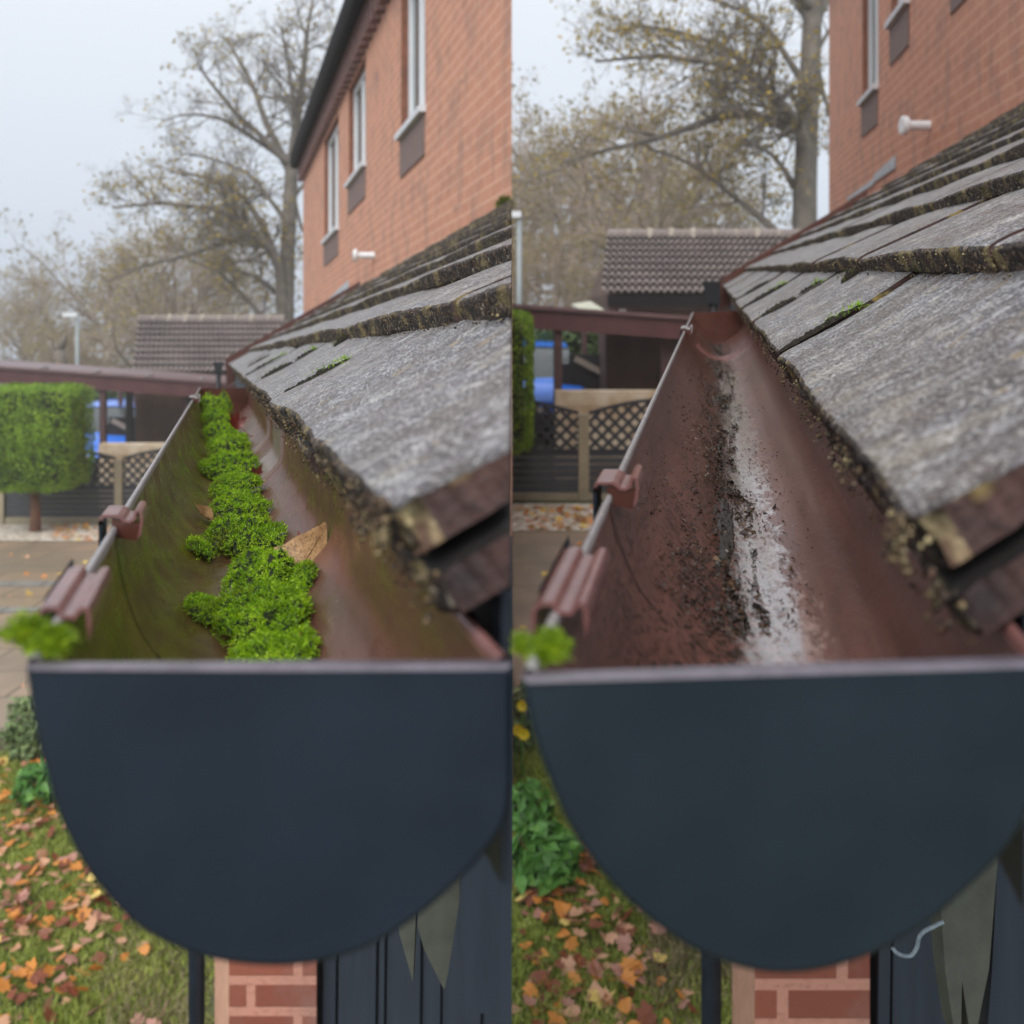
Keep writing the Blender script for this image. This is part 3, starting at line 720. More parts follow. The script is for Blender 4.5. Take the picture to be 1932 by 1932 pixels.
# ------------------------------------------------------------------ brick houses
def make_house(P, aw, yn, yfar, wins, btop, flue, lead, back, label, base_b=-2.7, patch=None, eave=True, nearpt=None):
    root = empty('brick_house', P.pt(aw, yfar, base_b), label, 'house')
    wall = MB()
    dl = math.hypot(1, (P.vx - 966) / F)
    def wp(y, b, d=0): return P.pt(aw + d, y, b)
    ed = sorted([(min(w[0], w[1]), max(w[0], w[1]), w[2], w[3]) for w in wins])
    cur = yn
    def q(m, y1, y2, b1, b2): m.quad(wp(y1, b1), wp(y2, b1), wp(y2, b2), wp(y1, b2), 0, [(y1 * dl, b1), (y2 * dl, b1), (y2 * dl, b2), (y1 * dl, b2)])
    jm = []
    for (y1, y2, sb, tb) in ed:
        q(wall, cur, y1, base_b, btop); q(wall, y1, y2, base_b, sb); q(wall, y1, y2, tb, btop)
        cur = y2
    q(wall, cur, yfar, base_b, btop)
    # the other sides of the house
    pts = [wp(yfar, 0)] + [Vector(b) for b in back] + [wp(yn, 0)]
    for p, p2 in zip(pts, pts[1:]):
        L = (Vector((p2.x, p2.y)) - Vector((p.x, p.y))).length
        zb, zt = P.pt(0, yfar, base_b).z - .6, P.pt(0, yfar, btop).z
        wall.quad(Vector((p.x, p.y, zb)), Vector((p2.x, p2.y, zb)), Vector((p2.x, p2.y, zt)), Vector((p.x, p.y, zt)), 0, [(0, 0), (L, 0), (L, zt - zb), (0, zt - zb)])
    wall.build('wall', M_brick, root)
    for (y1, y2, sb, tb) in ed:
        D = .11
        fr = MB()
        jb = MB()
        for yy in (y1, y2): jb.quad(wp(yy, sb), wp(yy, tb), wp(yy, tb, D), wp(yy, sb, D))
        jb.quad(wp(y1, tb), wp(y2, tb), wp(y2, tb, D), wp(y1, tb, D))
        jb.quad(wp(y1, sb), wp(y2, sb), wp(y2, sb, D), wp(y1, sb, D))
        def fb(ya, yb, b1, b2, d0, d1): fr.hexa([wp(ya, b1, d0), wp(yb, b1, d0), wp(yb, b1, d1), wp(ya, b1, d1), wp(ya, b2, d0), wp(yb, b2, d0), wp(yb, b2, d1), wp(ya, b2, d1)])
        wf = .07; d0, d1 = .055, .10
        fb(y1 + .002, y1 + wf, sb + .004, tb - .004, d0, d1); fb(y2 - wf, y2 - .002, sb + .004, tb - .004, d0, d1)
        fb(y1 + wf, y2 - wf, sb + .004, sb + wf, d0 + .002, d1 - .002); fb(y1 + wf, y2 - wf, tb - wf, tb - .004, d0 + .002, d1 - .002)
        ym = (y1 + y2) / 2; fb(ym - .045, ym + .045, sb + wf, tb - wf, d0 + .003, d1 - .003)
        w = fr.build('window', M_white, root)
        gl = MB(); gl.hexa([wp(y1 + .01, sb + .01, .082), wp(y2 - .01, sb + .01, .082), wp(y2 - .01, sb + .01, .09), wp(y1 + .01, sb + .01, .09), wp(y1 + .01, tb - .01, .082), wp(y2 - .01, tb - .01, .082), wp(y2 - .01, tb - .01, .09), wp(y1 + .01, tb - .01, .09)])
        gl.build('pane', M_glass, w)
        si = MB(); si.hexa([wp(y1 - .03, sb - .045, -.05), wp(y2 + .03, sb - .045, -.05), wp(y2 + .03, sb - .045, .06), wp(y1 - .03, sb - .045, .06), wp(y1 - .03, sb + .002, -.05), wp(y2 + .03, sb + .002, -.05), wp(y2 + .03, sb + .012, .06), wp(y1 - .03, sb + .012, .06)])
        si.build('sill', M_whitegrey, w)
        jb.build('reveal', M_jamb, w)
        hp = MB(); hp.hexa([wp(y1, sb - .34, -.012), wp(y2, sb - .34, -.012), wp(y2, sb - .34, -.001), wp(y1, sb - .34, -.001), wp(y1, sb - .05, -.012), wp(y2, sb - .05, -.012), wp(y2, sb - .05, -.001), wp(y1, sb - .05, -.001)])
        hp.build('apron_panel', M_hung, w)
    if patch:
        y1, y2, b1, b2 = patch
        hp = MB(); hp.hexa([wp(y1, b1, -.012), wp(y2, b1, -.012), wp(y2, b1, -.001), wp(y1, b1, -.001), wp(y1, b2, -.012), wp(y2, b2, -.012), wp(y2, b2, -.001), wp(y1, b2, -.001)])
        hp.build('apron_panel', M_hung, root)
    # flue
    y, b = flue; fl = MB()
    p0 = wp(y, b); d = Vector((-1, .0, 0))
    fl.tube([p0 + d * -.02, p0 + d * .15], .032, 16)
    f = fl.build('flue', M_white, root, smooth=False)
    ft = MB(); ft.tube([p0 + d * .15, p0 + d * .155, p0 + d * .185, p0 + d * .19], [.05, .062, .062, .05], 16); ft.build('flue_terminal', M_white, f)
    # stepped lead
    for i, (y1, y2, b1, b2) in enumerate(lead):
        le = MB(); le.hexa([wp(y1, b1, -.014), wp(y2, b1 - .02, -.014), wp(y2, b1 - .02, -.002), wp(y1, b1, -.002), wp(y1, b2, -.008), wp(y2, b2 - .05, -.008), wp(y2, b2 - .05, -.002), wp(y1, b2, -.002)])
        le.build('lead_flashing', M_lead, root)
    if eave:
        de = MB()
        yy = yn; k = 0
        while yy < yfar:
            de.hexa([wp(yy, btop - .33, -.09), wp(yy + .12, btop - .33, -.09), wp(yy + .12, btop - .33, .0), wp(yy, btop - .33, .0), wp(yy, btop - .10, -.09), wp(yy + .12, btop - .10, -.09), wp(yy + .12, btop - .10, .0), wp(yy, btop - .10, .0)])
            yy += .24
        de.hexa([wp(yn, btop - .10, -.098), wp(yfar, btop - .10, -.098), wp(yfar, btop - .10, 0), wp(yn, btop - .10, 0), wp(yn, btop + .03, -.098), wp(yfar, btop + .03, -.098), wp(yfar, btop + .03, 0), wp(yn, btop + .03, 0)])
        de.build('dentil_course', M_dentil, root)
        gu = MB()
        gp = [(-.22, .16), (-.22, .02), (-.20, -.05), (-.17, -.08), (-.10, -.07), (-.10, .16)]
        yq = [yn, yfar + .12]
        idx = [[gu.vert(wp(y, btop + b, d)) for d, b in gp] for y in yq]
        for j in range(len(gp)): gu.face((idx[0][j], idx[0][(j + 1) % len(gp)], idx[1][(j + 1) % len(gp)], idx[1][j]))
        gu.face(idx[0]); gu.face(idx[1][::-1])
        gu.build('eaves_gutter', M_fascia_and_shade, root)
    ro = MB()
    zt = P.pt(0, yfar, btop).z + .06
    pp = [wp(yn, btop + .09, -.1), wp(yfar, btop + .09, -.1)] + [Vector((b[0], b[1], wp(yfar, btop + .09).z)) for b in back]
    cenx = sum(p.x for p in pp) / len(pp) ; ceny = sum(p.y for p in pp) / len(pp)
    ap = Vector((cenx, ceny, max(p.z for p in pp) + 1.1))
    ia = ro.vert(ap); ii = [ro.vert(p) for p in pp]
    for j in range(len(ii)): ro.face((ii[j], ii[(j + 1) % len(ii)], ia))
    ro.face(ii[::-1])
    ro.build('roof', M_pantile, root)
    return root
def wy(P, aw, px): return aw * F / (px - P.vx)
AW = 1.43
hL = make_house(PL, AW, wy(PL, AW, 965.6), wy(PL, AW, 572), [(wy(PL, AW, 802), wy(PL, AW, 757), 1.74, 2.96), (wy(PL, AW, 690), wy(PL, AW, 658), 1.90, 2.94), (wy(PL, AW, 639), wy(PL, AW, 612), 1.56, 2.92)], 3.3,
                (wy(PL, AW, 706), .93), [(wy(PL, AW, 658), wy(PL, AW, 636), .74, .84), (wy(PL, AW, 636), wy(PL, AW, 612), .72, .78)], [(-.02, 8.2, 0)], 'orange brick house with three white windows beneath its dark eaves')
hR = make_house(PR, AW, 3.2, wy(PR, AW, 1564), [(wy(PR, AW, 1657), wy(PR, AW, 1627), 1.61, 2.9), (wy(PR, AW, 1716), wy(PR, AW, 1681), 1.98, 2.9)], 3.7,
                (wy(PR, AW, 1755), .955), [(wy(PR, AW, 1690), wy(PR, AW, 1650), .80, .90), (wy(PR, AW, 1650), wy(PR, AW, 1600), .76, .82)], [(6.5, 11.2, 0), (6.5, 3.2, 0)], 'orange brick house whose wall runs off the right edge with white flue', patch=(wy(PR, AW, 1830), wy(PR, AW, 1796), 1.53, 1.9), eave=True)

# ------------------------------------------------------------------ below the gutters: downpipe, pier, navy boards, brackets
def lower(P, y, pipe, pier, boards, side, tag_, face_w):
    gb = -2.62
    # pipe
    px, r = pipe; p = P.off(px, 0, y + .25)[0]
    pr = empty('downpipe', P.pt(p, y + .25, gb), f'dark navy downpipe standing beside the brick pier below the {tag_} gutter', 'pipe')
    m = MB(); m.tube([P.pt(p, y + .25, gb), P.pt(p, y + .25, -.5)], r, 20); m.build('pipe', M_navy, pr, smooth=True)
    m = MB(); m.tube([P.pt(p, y + .25, -2.2), P.pt(p, y + .25, -2.14)], r * 1.25, 20); m.build('collar', M_navy, pr, smooth=False)
    # pier
    x0, x1, x2 = [P.off(v, 0, y)[0] for v in pier]
    b = MB(); dep = .23
    q = [P.pt(x1, y, gb), P.pt(x2, y, gb), P.pt(x2, y + dep, gb), P.pt(x0, y + dep, gb)]
    tp = Vector((0, 0, 1.55)); w = x2 - x1
    b.quad(q[0], q[1], q[1] + tp, q[0] + tp, 0, [(0.06, 0), (w + .06, 0), (w + .06, 1.55), (.06, 1.55)])
    b.quad(q[3], q[0], q[0] + tp, q[3] + tp, 1, [(0, 0), (dep, 0), (dep, 1.55), (0, 1.55)])
    b.quad(q[1], q[2], q[2] + tp, q[1] + tp, 0, [(0, 0), (dep, 0), (dep, 1.55), (0, 1.55)])
    b.quad(q[2], q[3], q[3] + tp, q[2] + tp, 0, [(0, 0), (w, 0), (w, 1.55), (0, 1.55)])
    b.quad(q[0] + tp, q[1] + tp, q[2] + tp, q[3] + tp)
    e = empty('brick_pier', P.pt(x1, y, gb), f'red brick pier standing below the {tag_} gutter', 'pier')
    b.build('brickwork', [M_pier, simple('pier_return_' + side, lin(206, 158, 132), .85, .12, 30, .2)], e)
    cp = MB(); cp.hexa([P.pt(x0 - .02, y - .02, gb + 1.553), P.pt(x2 + .02, y - .02, gb + 1.553), P.pt(x2 + .02, y + dep + .02, gb + 1.553), P.pt(x0 - .02, y + dep + .02, gb + 1.553), P.pt(x0 - .02, y - .02, gb + 1.61), P.pt(x2 + .02, y - .02, gb + 1.61), P.pt(x2 + .02, y + dep + .02, gb + 1.61), P.pt(x0 - .02, y + dep + .02, gb + 1.61)])
    cp.build('coping', M_concrete, e)
    # navy boards
    ys = y + .04
    e = empty('board_wall', P.pt(P.off(boards[0], 0, ys)[0], ys, gb), f'dark navy boarded wall beside the brick pier below the {tag_} gutter', 'wall')
    for i, (l, r_) in enumerate(zip(boards, boards[1:])):
        gap = 4 if i % 2 else 9
        m = MB(); a1, a2 = P.off(l + gap * .5, 0, ys)[0], P.off(r_ - gap * .5, 0, ys)[0]
        yo = ys + .006 * (i % 2)
        m.hexa([P.pt(a1 - .006, yo, gb), P.pt(a2 - .006, yo, gb), P.pt(a2 - .006, yo + .03, gb), P.pt(a1 - .006, yo + .03, gb), P.pt(a1 + .02, yo, -.45), P.pt(a2 + .02, yo, -.45), P.pt(a2 + .02, yo + .03, -.45), P.pt(a1 + .02, yo + .03, -.45)])
        m.build('board', M_navywood, e, clip=(-.0005, 1) if side == 'l' else None)
    m = MB(); a1, a2 = P.off(boards[0] - 2, 0, ys)[0], P.off(boards[-1], 0, ys)[0]
    m.hexa([P.pt(a1, ys + .045, gb), P.pt(a2, ys + .045, gb), P.pt(a2, ys + .07, gb), P.pt(a1, ys + .07, gb), P.pt(a1, ys + .045, -.45), P.pt(a2, ys + .045, -.45), P.pt(a2, ys + .07, -.45), P.pt(a1, ys + .07, -.45)])
    m.build('backing', M_black, e, clip=(-.0005, 1) if side == 'l' else None)
lower(PL, 2.35, (371, .021), (404, 432, 597), [600, 632, 706, 724, 790, 830, 905, 990], 'l', 'mossy', 165)
lower(PR, 1.85, (1342, .0215), (1386, 1424, 1641), [1644, 1675, 1790, 1850, 1960, 2060], 'r', 'cleaned', 216)
M_khaki = simple('bare_timber', lin(84, 86, 76), .8, .2, 30, .2)
def slab(P, poly, y, th, name, mat, parent, clip=None):
    m = MB(); i0 = [m.vert(at(px, py, y)) for px, py in poly]
    i1 = [m.vert(at(px, py, y) + Vector((0, th, 0))) for px, py in poly]
    m.face(i0); m.face(i1[::-1]); n = len(poly)
    for j in range(n): m.face((i0[j], i1[j], i1[(j + 1) % n], i0[(j + 1) % n]))
    return m.build(name, mat, parent, clip=clip)
e = empty('timber_bracket', at(790, 1868, 1.0), 'bare khaki timber bracket with two pointed ends under the mossy gutter', 'bracket')
slab(PL, [(752, 1757), (752, 1500), (784, 1500), (784, 1741), (779, 1853)], 1.0, .02, 'arm', M_khaki, e)
slab(PL, [(788, 1748), (788, 1500), (868, 1500), (866, 1706), (845, 1837), (838, 1868), (800, 1791)], 1.0, .02, 'arm', M_khaki, e)
slab(PL, [(870, 1400), (964.5, 1400), (964.5, 1925), (880, 1905), (872, 1700)], .95, .02, 'gusset', M_navywood, e)
e = empty('timber_post', at(1815, 1960, 1.0), 'bare khaki timber post with split foot under the cleaned gutter', 'post')
slab(PR, [(1776, 1500), (1885, 1500), (1884, 1605), (1866, 1829), (1854, 1887), (1840, 1960), (1832, 1960), (1815, 1850), (1813, 1960), (1803, 1960), (1784, 1838), (1776, 1726)], 1.0, .03, 'shaft', M_khaki, e)
slab(PR, [(1889, 1480), (1990, 1480), (1990, 1980), (1860, 1980), (1872, 1829)], 1.01, .03, 'facing', M_navywood, e)
hk = MB()
hk.tube(spline([at(px, py, .985) for px, py in ((1684, 1788), (1691, 1797), (1704, 1803), (1720, 1802), (1730, 1787), (1734, 1769), (1744, 1757), (1762, 1748), (1780, 1739))], 5), .0021, 10)
tag(hk.build('cabin_hook', simple('galvanised_steel', lin(130, 142, 150), .4, .3, 200), loc=at(1780, 1739, .985), smooth=True), 'bent grey steel hook fixed to the khaki post', 'hook')
# black rainwater hopper beyond the far corner of each roof
for P, nm, c in ((PL, 'mossy', (412, 694)), (PR, 'cleaned', (1346, 552))):
    y = 4.45; a, b = P.off(*c, y)
    e = empty('rainwater_hopper', P.pt(a, y, b - .3), f'small black rainwater hopper on the far roof corner above the {nm} gutter', 'hopper')
    m = MB(); w = .026 * (1 if P is PL else 2.0)
    m.hexa([P.pt(a - w * .5, y, b - w), P.pt(a + w * .5, y, b - w), P.pt(a + w * .5, y + w, b - w), P.pt(a - w * .5, y + w, b - w), P.pt(a - w, y, b + w), P.pt(a + w, y, b + w), P.pt(a + w, y + w * 2, b + w), P.pt(a - w, y + w * 2, b + w)]); m.build('funnel', M_black, e)
    m = MB(); m.tube([P.pt(a, y + w * .5, b - w), P.pt(a, y + w * .5, b - 1.2)], w * .42, 12); m.build('pipe', M_black, e, smooth=True)

# ------------------------------------------------------------------ moss
def shoots(pos, nrm, size, seed, name, mat, parent=None, loc=None, leaves=7):
    """pos (n,3), nrm (n,3): a little star of leaves at each point"""
    rg = np.random.default_rng(seed)
    n = len(pos); L = leaves
    size = np.broadcast_to(np.asarray(size, dtype=float), (n,)) * rg.uniform(.7, 1.45, n)
    nr = nrm + rg.normal(0, .28, (n, 3)); nr /= np.linalg.norm(nr, axis=1, keepdims=True)
    ref = np.where(np.abs(nr[:, 2:3]) < .9, np.array([[0, 0, 1.]]), np.array([[1., 0, 0]]))
    tx = np.cross(nr, ref); tx /= np.linalg.norm(tx, axis=1, keepdims=True); ty = np.cross(nr, tx)
    ang = rg.uniform(0, 2 * np.pi, (n, 1)) + np.arange(L)[None] * 2.4
    tier = (np.arange(L)[None] / L) + rg.uniform(-.1, .1, (n, L))
    lift = .35 + 1.25 * tier; out = 1.05 - .55 * tier
    d = (np.cos(ang)[..., None] * tx[:, None] + np.sin(ang)[..., None] * ty[:, None])
    sz = size[:, None, None]
    b = pos[:, None] + nr[:, None] * (sz * (.9 * tier[..., None] - .1))
    tip = b + (d * out[..., None] + nr[:, None] * lift[..., None] * .7) * sz * rg.uniform(.75, 1.25, (n, L, 1))
    sd = np.cross(d, nr[:, None]) * sz * .16
    midp = b * .5 + tip * .5 + nr[:, None] * sz * .08
    V = np.stack([b, midp + sd, tip, midp - sd], axis=2).reshape(-1, 3)
    nf = n * L
    org = np.zeros(3)
    if parent is not None:
        q = parent; ov = Vector((0, 0, 0))
        while q is not None: ov += q.location; q = q.parent
        org = np.array(ov)
    elif loc is not None: org = np.array(loc)
    me = bpy.data.meshes.new(name)
    me.vertices.add(nf * 4); me.vertices.foreach_set('co', (V - org).astype(np.float32).ravel())
    me.loops.add(nf * 4); me.loops.foreach_set('vertex_index', np.arange(nf * 4, dtype=np.int32))
    me.polygons.add(nf); me.polygons.foreach_set('loop_start', np.arange(0, nf * 4, 4, dtype=np.int32))
    me.update(calc_edges=True); me.materials.append(mat)
    o = bpy.data.objects.new(name, me); C.objects.link(o)
    if parent is not None: o.parent = parent
    else: o.location = Vector(org)
    return o
def mound(P, inn, lobes, spacing, size, seed, label, hnoise=.3, mats=None):
    """a moss cushion on the gutter floor; lobes = (a, y, half width, half length, height)"""
    def floor_b(a):
        best = min(range(len(inn)), key=lambda i: abs(inn[i][0] - a) if inn[i][1] < -.09 else 9)
        return inn[best][1]
    fa = np.array([p[0] for p in inn]); fb = np.array([p[1] for p in inn])
    sel = slice(int(len(inn) * .1), int(len(inn) * .9))
    FB = lambda a: np.interp(a, fa[sel], fb[sel])
    a0 = min(l[0] - l[2] for l in lobes); a1 = max(l[0] + l[2] for l in lobes)
    y0 = min(l[1] - l[3] for l in lobes); y1 = max(l[1] + l[3] for l in lobes)
    def height(a, y):
        h = -9
        for (ca, cy, ra, ry, hh) in lobes:
            d = ((a - ca) / ra) ** 2 + ((y - cy) / (ry * .92)) ** 2
            w = .22 * fn(a * 160, y * 60, seed) + .15 * fn(a * 400, y * 150, seed + 1)
            if d + w < 1: h = max(h, hh * (1 - max(0, d + w)) ** .42 * (1 + hnoise * fn(a * 120, y * 60, seed + 2) + (.34 * fn(a * 210, y * 120, seed + 5) + .18 * fn(a * 480, y * 260, seed + 6))))
        return h
    rg = random.Random(seed)
    pos, nrm = [], []
    ny = int((y1 - y0) / spacing); na = int((a1 - a0) / spacing)
    body = MB(); gridrows = []
    st = 3
    hm = {}
    for i in range(ny + 1):
        for j in range(na + 1):
            y = y0 + i * spacing + rg.uniform(-.5, .5) * spacing; a = a0 + j * spacing + rg.uniform(-.5, .5) * spacing
            h = height(a, y)
            if h <= 0: continue
            e = .0015
            hx = (max(height(a + e, y), 0) - max(height(a - e, y), 0)) / (2 * e); hy = (max(height(a, y + e), 0) - max(height(a, y - e), 0)) / (2 * e)
            hx = max(-2, min(2, hx)); hy = max(-2, min(2, hy))
            p = P.pt(a, y, float(FB(a)) + h)
            pos.append(p); nrm.append((-hx, -hy, 1))
    cen = P.pt(sum(l[0] for l in lobes) / len(lobes), sum(l[1] for l in lobes) / len(lobes), float(FB(lobes[0][0])))
    root = empty('moss_cushion', cen, label, 'moss', 'moss cushions along the mossy gutter')
    nrm = np.array(nrm, float); nrm /= np.linalg.norm(nrm, axis=1, keepdims=True)
    shoots(np.array([tuple(p) for p in pos]), nrm, size, seed, 'shoots', mats or M_moss, root)
    gs = .003
    rows = []
    ny2, na2 = max(3, int((y1 - y0) / gs)), max(3, int((a1 - a0) / gs))
    idx = {}
    for i in range(ny2 + 1):
        for j in range(na2 + 1):
            y = y0 + (y1 - y0) * i / ny2; a = a0 + (a1 - a0) * j / na2
            h = height(a, y)
            if h > -1: idx[i, j] = body.vert(P.pt(a, y, float(FB(a)) + max(h, 0) - .0006))
    for i in range(ny2):
        for j in range(na2):
            k = [(i, j), (i, j + 1), (i + 1, j + 1), (i + 1, j)]
            if all(q in idx for q in k): body.face([idx[q] for q in k])
    body.build('cushion_base', M_mossbody, root, smooth=True)
    return root
def aL(px, y): return (px - PL.vx) / F * y
mound(PL, innL, [(aL(492, .50), .50, .024, .055, .017), (aL(488, .58), .565, .021, .045, .024), (aL(392, .50), .515, .012, .022, .009), (aL(562, .56), .55, .009, .022, .010), (aL(515, .44), .44, .020, .035, .011)], .0014, .00155, 11, 'nearest and largest moss cushion rising right behind the left end cap')
mound(PL, innL, [(aL(455, .72), .715, .025, .045, .020), (aL(378, .66), .665, .009, .018, .009), (aL(512, .70), .70, .010, .025, .012)], .0016, .0017, 12, 'moss cushion second from the left end cap, beside the upright birch leaf')
mound(PL, innL, [(aL(448, .83), .835, .023, .045, .021), (aL(490, .82), .83, .010, .02, .013)], .0017, .0018, 13, 'moss cushion third from the left end cap, beside the small stalked leaf')
mound(PL, innL, [(aL(447, .97), .965, .025, .05, .022), (aL(420, .95), .95, .012, .03, .015)], .0018, .0019, 14, 'moss cushion fourth from the left end cap, beyond the small stalked leaf')
mound(PL, innL, [(aL(438, 1.12), 1.125, .031, .055, .026), (aL(395, 1.1), 1.10, .012, .03, .015)], .0019, .0019, 15, 'moss cushion fifth from the left end cap, beside the dark red leaf')
mound(PL, innL, [(aL(432, 1.3), 1.315, .029, .065, .03)], .0021, .0021, 16, 'moss cushion sixth from the left end cap, middle of the far row')
mound(PL, innL, [(aL(420, 1.52), 1.52, .028, .07, .032), (aL(450, 1.45), 1.47, .014, .04, .02)], .0023, .0023, 17, 'moss cushion third from the far stop end, below the red leaf')
mound(PL, innL, [(aL(412, 1.75), 1.75, .028, .08, .036)], .0025, .0025, 18, 'moss cushion second from the far stop end of the left gutter')
mound(PL, innL, [(aL(406, 2.0), 2.02, .028, .12, .045), (aL(422, 2.1), 2.12, .018, .07, .052)], .0027, .0027, 19, 'farthest moss cushion heaped against the stop end of the left gutter')
# lime tufts on the near rim
def tuft(c, rx, ry, rz, n, size, seed, label, mat, name='moss_tuft', cat='moss'):
    rg = np.random.default_rng(seed)
    d = rg.normal(0, 1, (n, 3)); d /= np.linalg.norm(d, axis=1, keepdims=True); d[:, 2] = np.abs(d[:, 2]) * 1.0 - .25
    lump = np.array([1 + .35 * fn(q[0] * 2.2, q[1] * 2.2, q[2] * 2.2 + seed) for q in d])
    pos = np.array(c) + d * np.array([rx, ry, rz]) * lump[:, None] * rg.uniform(.7, 1, (n, 1))
    root = empty(name, c, label, cat)
    shoots(pos, d, size, seed, 'shoots', mat, root, leaves=6)
    b = MB(); k = 12
    rows = []
    for i in range(9):
        ph = math.pi * i / 8
        rows.append([Vector(c) + Vector((rx * .7 * math.sin(ph) * math.cos(2 * math.pi * j / k), ry * .7 * math.sin(ph) * math.sin(2 * math.pi * j / k), rz * .7 * math.cos(ph) - rz * .25)) for j in range(k)])
    b.grid(rows, closed=True); b.build('root_ball', M_mossbody, root, smooth=True)
tuft(at(96, 1218, .243), .0036, .004, .0034, 420, .0016, 21, 'lime green moss tuft growing on the near rim corner of the left gutter', M_mosslime)
tuft(at(48, 1196, .247), .0026, .003, .0030, 120, .0022, 22, 'tiny pale lime moss sprig beside the larger tuft on the left rim', M_mosslime)
tuft(at(1036, 1226, .236), .0033, .004, .0034, 380, .0016, 23, 'lime green moss tuft growing on the near rim corner of the right gutter', M_mosslime)
tuft(at(985, 1218, .240), .0010, .0025, .0028, 70, .0013, 24, 'pale lime moss sprig left of the larger tuft on the right rim', M_mosslime)
tuft(at(951, 387, 4.56), .028, .03, .035, 160, .014, 25, 'yellow green moss clump on the upper roof edge against the brick wall', M_mossolive)

# ------------------------------------------------------------------ moss in the tile joints
def joint_moss(P, s, c, a0, gauge, y, v0, v1, w, h, seed, label, green, root_n=0):
    """dark ridge of moss lying in the joint, from v0 to v1 up the slope"""
    m = MB(); rows = []
    n = 46; th = math.atan(s); da, db = math.cos(th), math.sin(th)
    top = []
    for i in range(n + 1):
        f = i / n; v = v0 + (v1 - v0) * f
        env = math.sin(math.pi * min(1, max(0.02, f))) ** .5 * (.55 + .75 * abs(fn(f * 7, seed)) + .25 * fn(f * 30, seed))
        hh, ww = h * env, w * env
        row = []
        for k in range(9):
            q = (k / 8 - .5) * 2
            z = hh * (1 - q * q) + .0012 * fn(v * 300, q * 4, seed)
            a = a0 + da * v - db * z; b = s * a0 - c + db * v + da * z - .10 * v * (1 - v / .13) * .5
            row.append(P.pt(a, y + q * ww + .002 * fn(v * 60, seed), b - .0012))
        rows.append(row); top.append(row[4])
    m.grid(rows)
    root = empty('moss_strip', rows[0][4], label, 'moss', 'dark moss strips in the tile joints')
    m.build('ridge', M_mossdark, root, smooth=True)
    rg = random.Random(seed); pos = []
    for i in range(46 if green else 30):
        f = (1 - .5 * rg.random() ** 2) if green else rg.random()
        p = top[min(n, int(f * n))]; pos.append((p.x + rg.uniform(-.004, .004), p.y + rg.uniform(-w, w), p.z + rg.uniform(-.0025, .001)))
    shoots(np.array(pos), np.tile(np.array([[0, 0, 1.]]), (len(pos), 1)), .0017, seed, 'green_shoots', M_mossolive if not green else M_moss, root, leaves=6)
for P, s, c, a0, ga, ys, nm in ((PL, S_L, cL, .0414, .1035, (.7985, 1.2685, 1.7385, 2.2085), 'mossy'), (PR, S_R, cR, .0465, .1165, (.7185, 1.1585, 1.5985, 2.0385), 'cleaned')):
    joint_moss(P, s, c, a0, ga, ys[0], .002, .075, .0065, .0050, 31, f'thin dark moss strip with lime tip in the nearest tile joint above the {nm} gutter', True)
    joint_moss(P, s, c, a0, ga, ys[1], .014, .062, .016, .008, 32, f'fat brown moss lump in the second tile joint above the {nm} gutter', False)
    joint_moss(P, s, c, a0, ga, ys[1] + .012, .066, .10, .012, .005, 33, f'short dark moss strip higher up the second tile joint above the {nm} gutter', True)
    joint_moss(P, s, c, a0, ga, ys[2], .003, .088, .018, .006, 34, f'long dark moss strip in the third tile joint above the {nm} gutter', True)
    joint_moss(P, s, c, a0, ga, ys[3], .02, .085, .028, .007, 35, f'dark moss strip in the far fourth tile joint above the {nm} gutter', False)
    joint_moss(P, s, c, a0 + .0887, ga, ys[0] + .24, -.010, .012, .016, .010, 36, f'black moss plug hanging from a second course tile edge above the {nm} gutter', False)

# ------------------------------------------------------------------ leaves, twigs and grit in the gutters
def leaf_mesh(kind, size, curl, seed):
    m = MB(); r = random.Random(seed)
    if kind == 'maple':
        ang = [(-90, .25), (-60, .55), (-40, .48), (-8, .80), (10, .70), (24, .52), (45, .86), (62, .72), (72, .6), (90, 1.0), (108, .6), (118, .72), (135, .86), (156, .52), (170, .70), (188, .80), (220, .48), (240, .55)]
        pts = [(math.cos(R_(a)) * d * size * .55, math.sin(R_(a)) * d * size * .55) for a, d in ang]
    else:
        pts = []
        n = 26
        for i in range(n):
            t_ = 2 * math.pi * i / n; y = math.cos(t_); x = math.sin(t_) * .46 * (1 - .38 * y) * (1 - .55 * max(0, y) ** 2)
            j = 1 + (.05 if i % 2 else -.03)
            pts.append((x * size * j, (y * .7 if y < 0 else y * 1.12) * size * .62))
    def z(x, y): return curl * (x * x + .6 * y * y) / size + .04 * size * fn(x / size * 3, y / size * 3, seed)
    c0 = m.vert((0, 0, z(0, 0)))
    mid = [m.vert((x * .55, y * .55, z(x * .55, y * .55) + (.012 * size * (-1) ** i))) for i, (x, y) in enumerate(pts)]
    out = [m.vert((x, y, z(x, y))) for x, y in pts]
    n = len(pts)
    for i in range(n):
        m.face((c0, mid[i], mid[(i + 1) % n])); m.face((mid[i], out[i], out[(i + 1) % n], mid[(i + 1) % n]))
    m.tube([(0, q * size, z(0, q * size) + size * .012) for q in (-.42, -.1, .25, .58)], [size * .014, size * .012, size * .009, size * .004], 5)
    m.tube([(0, -size * .4, z(0, -size * .4)), (.03 * size, -size * .62, .05 * size), (.08 * size, -size * .85, .14 * size)], [size * .02, size * .015, size * .018], 5)
    return m
t = NT('birch_leaf'); p = t.obj(); gr = t.noise(p, 700, 3); vn = t.noise(p, 120, 4)
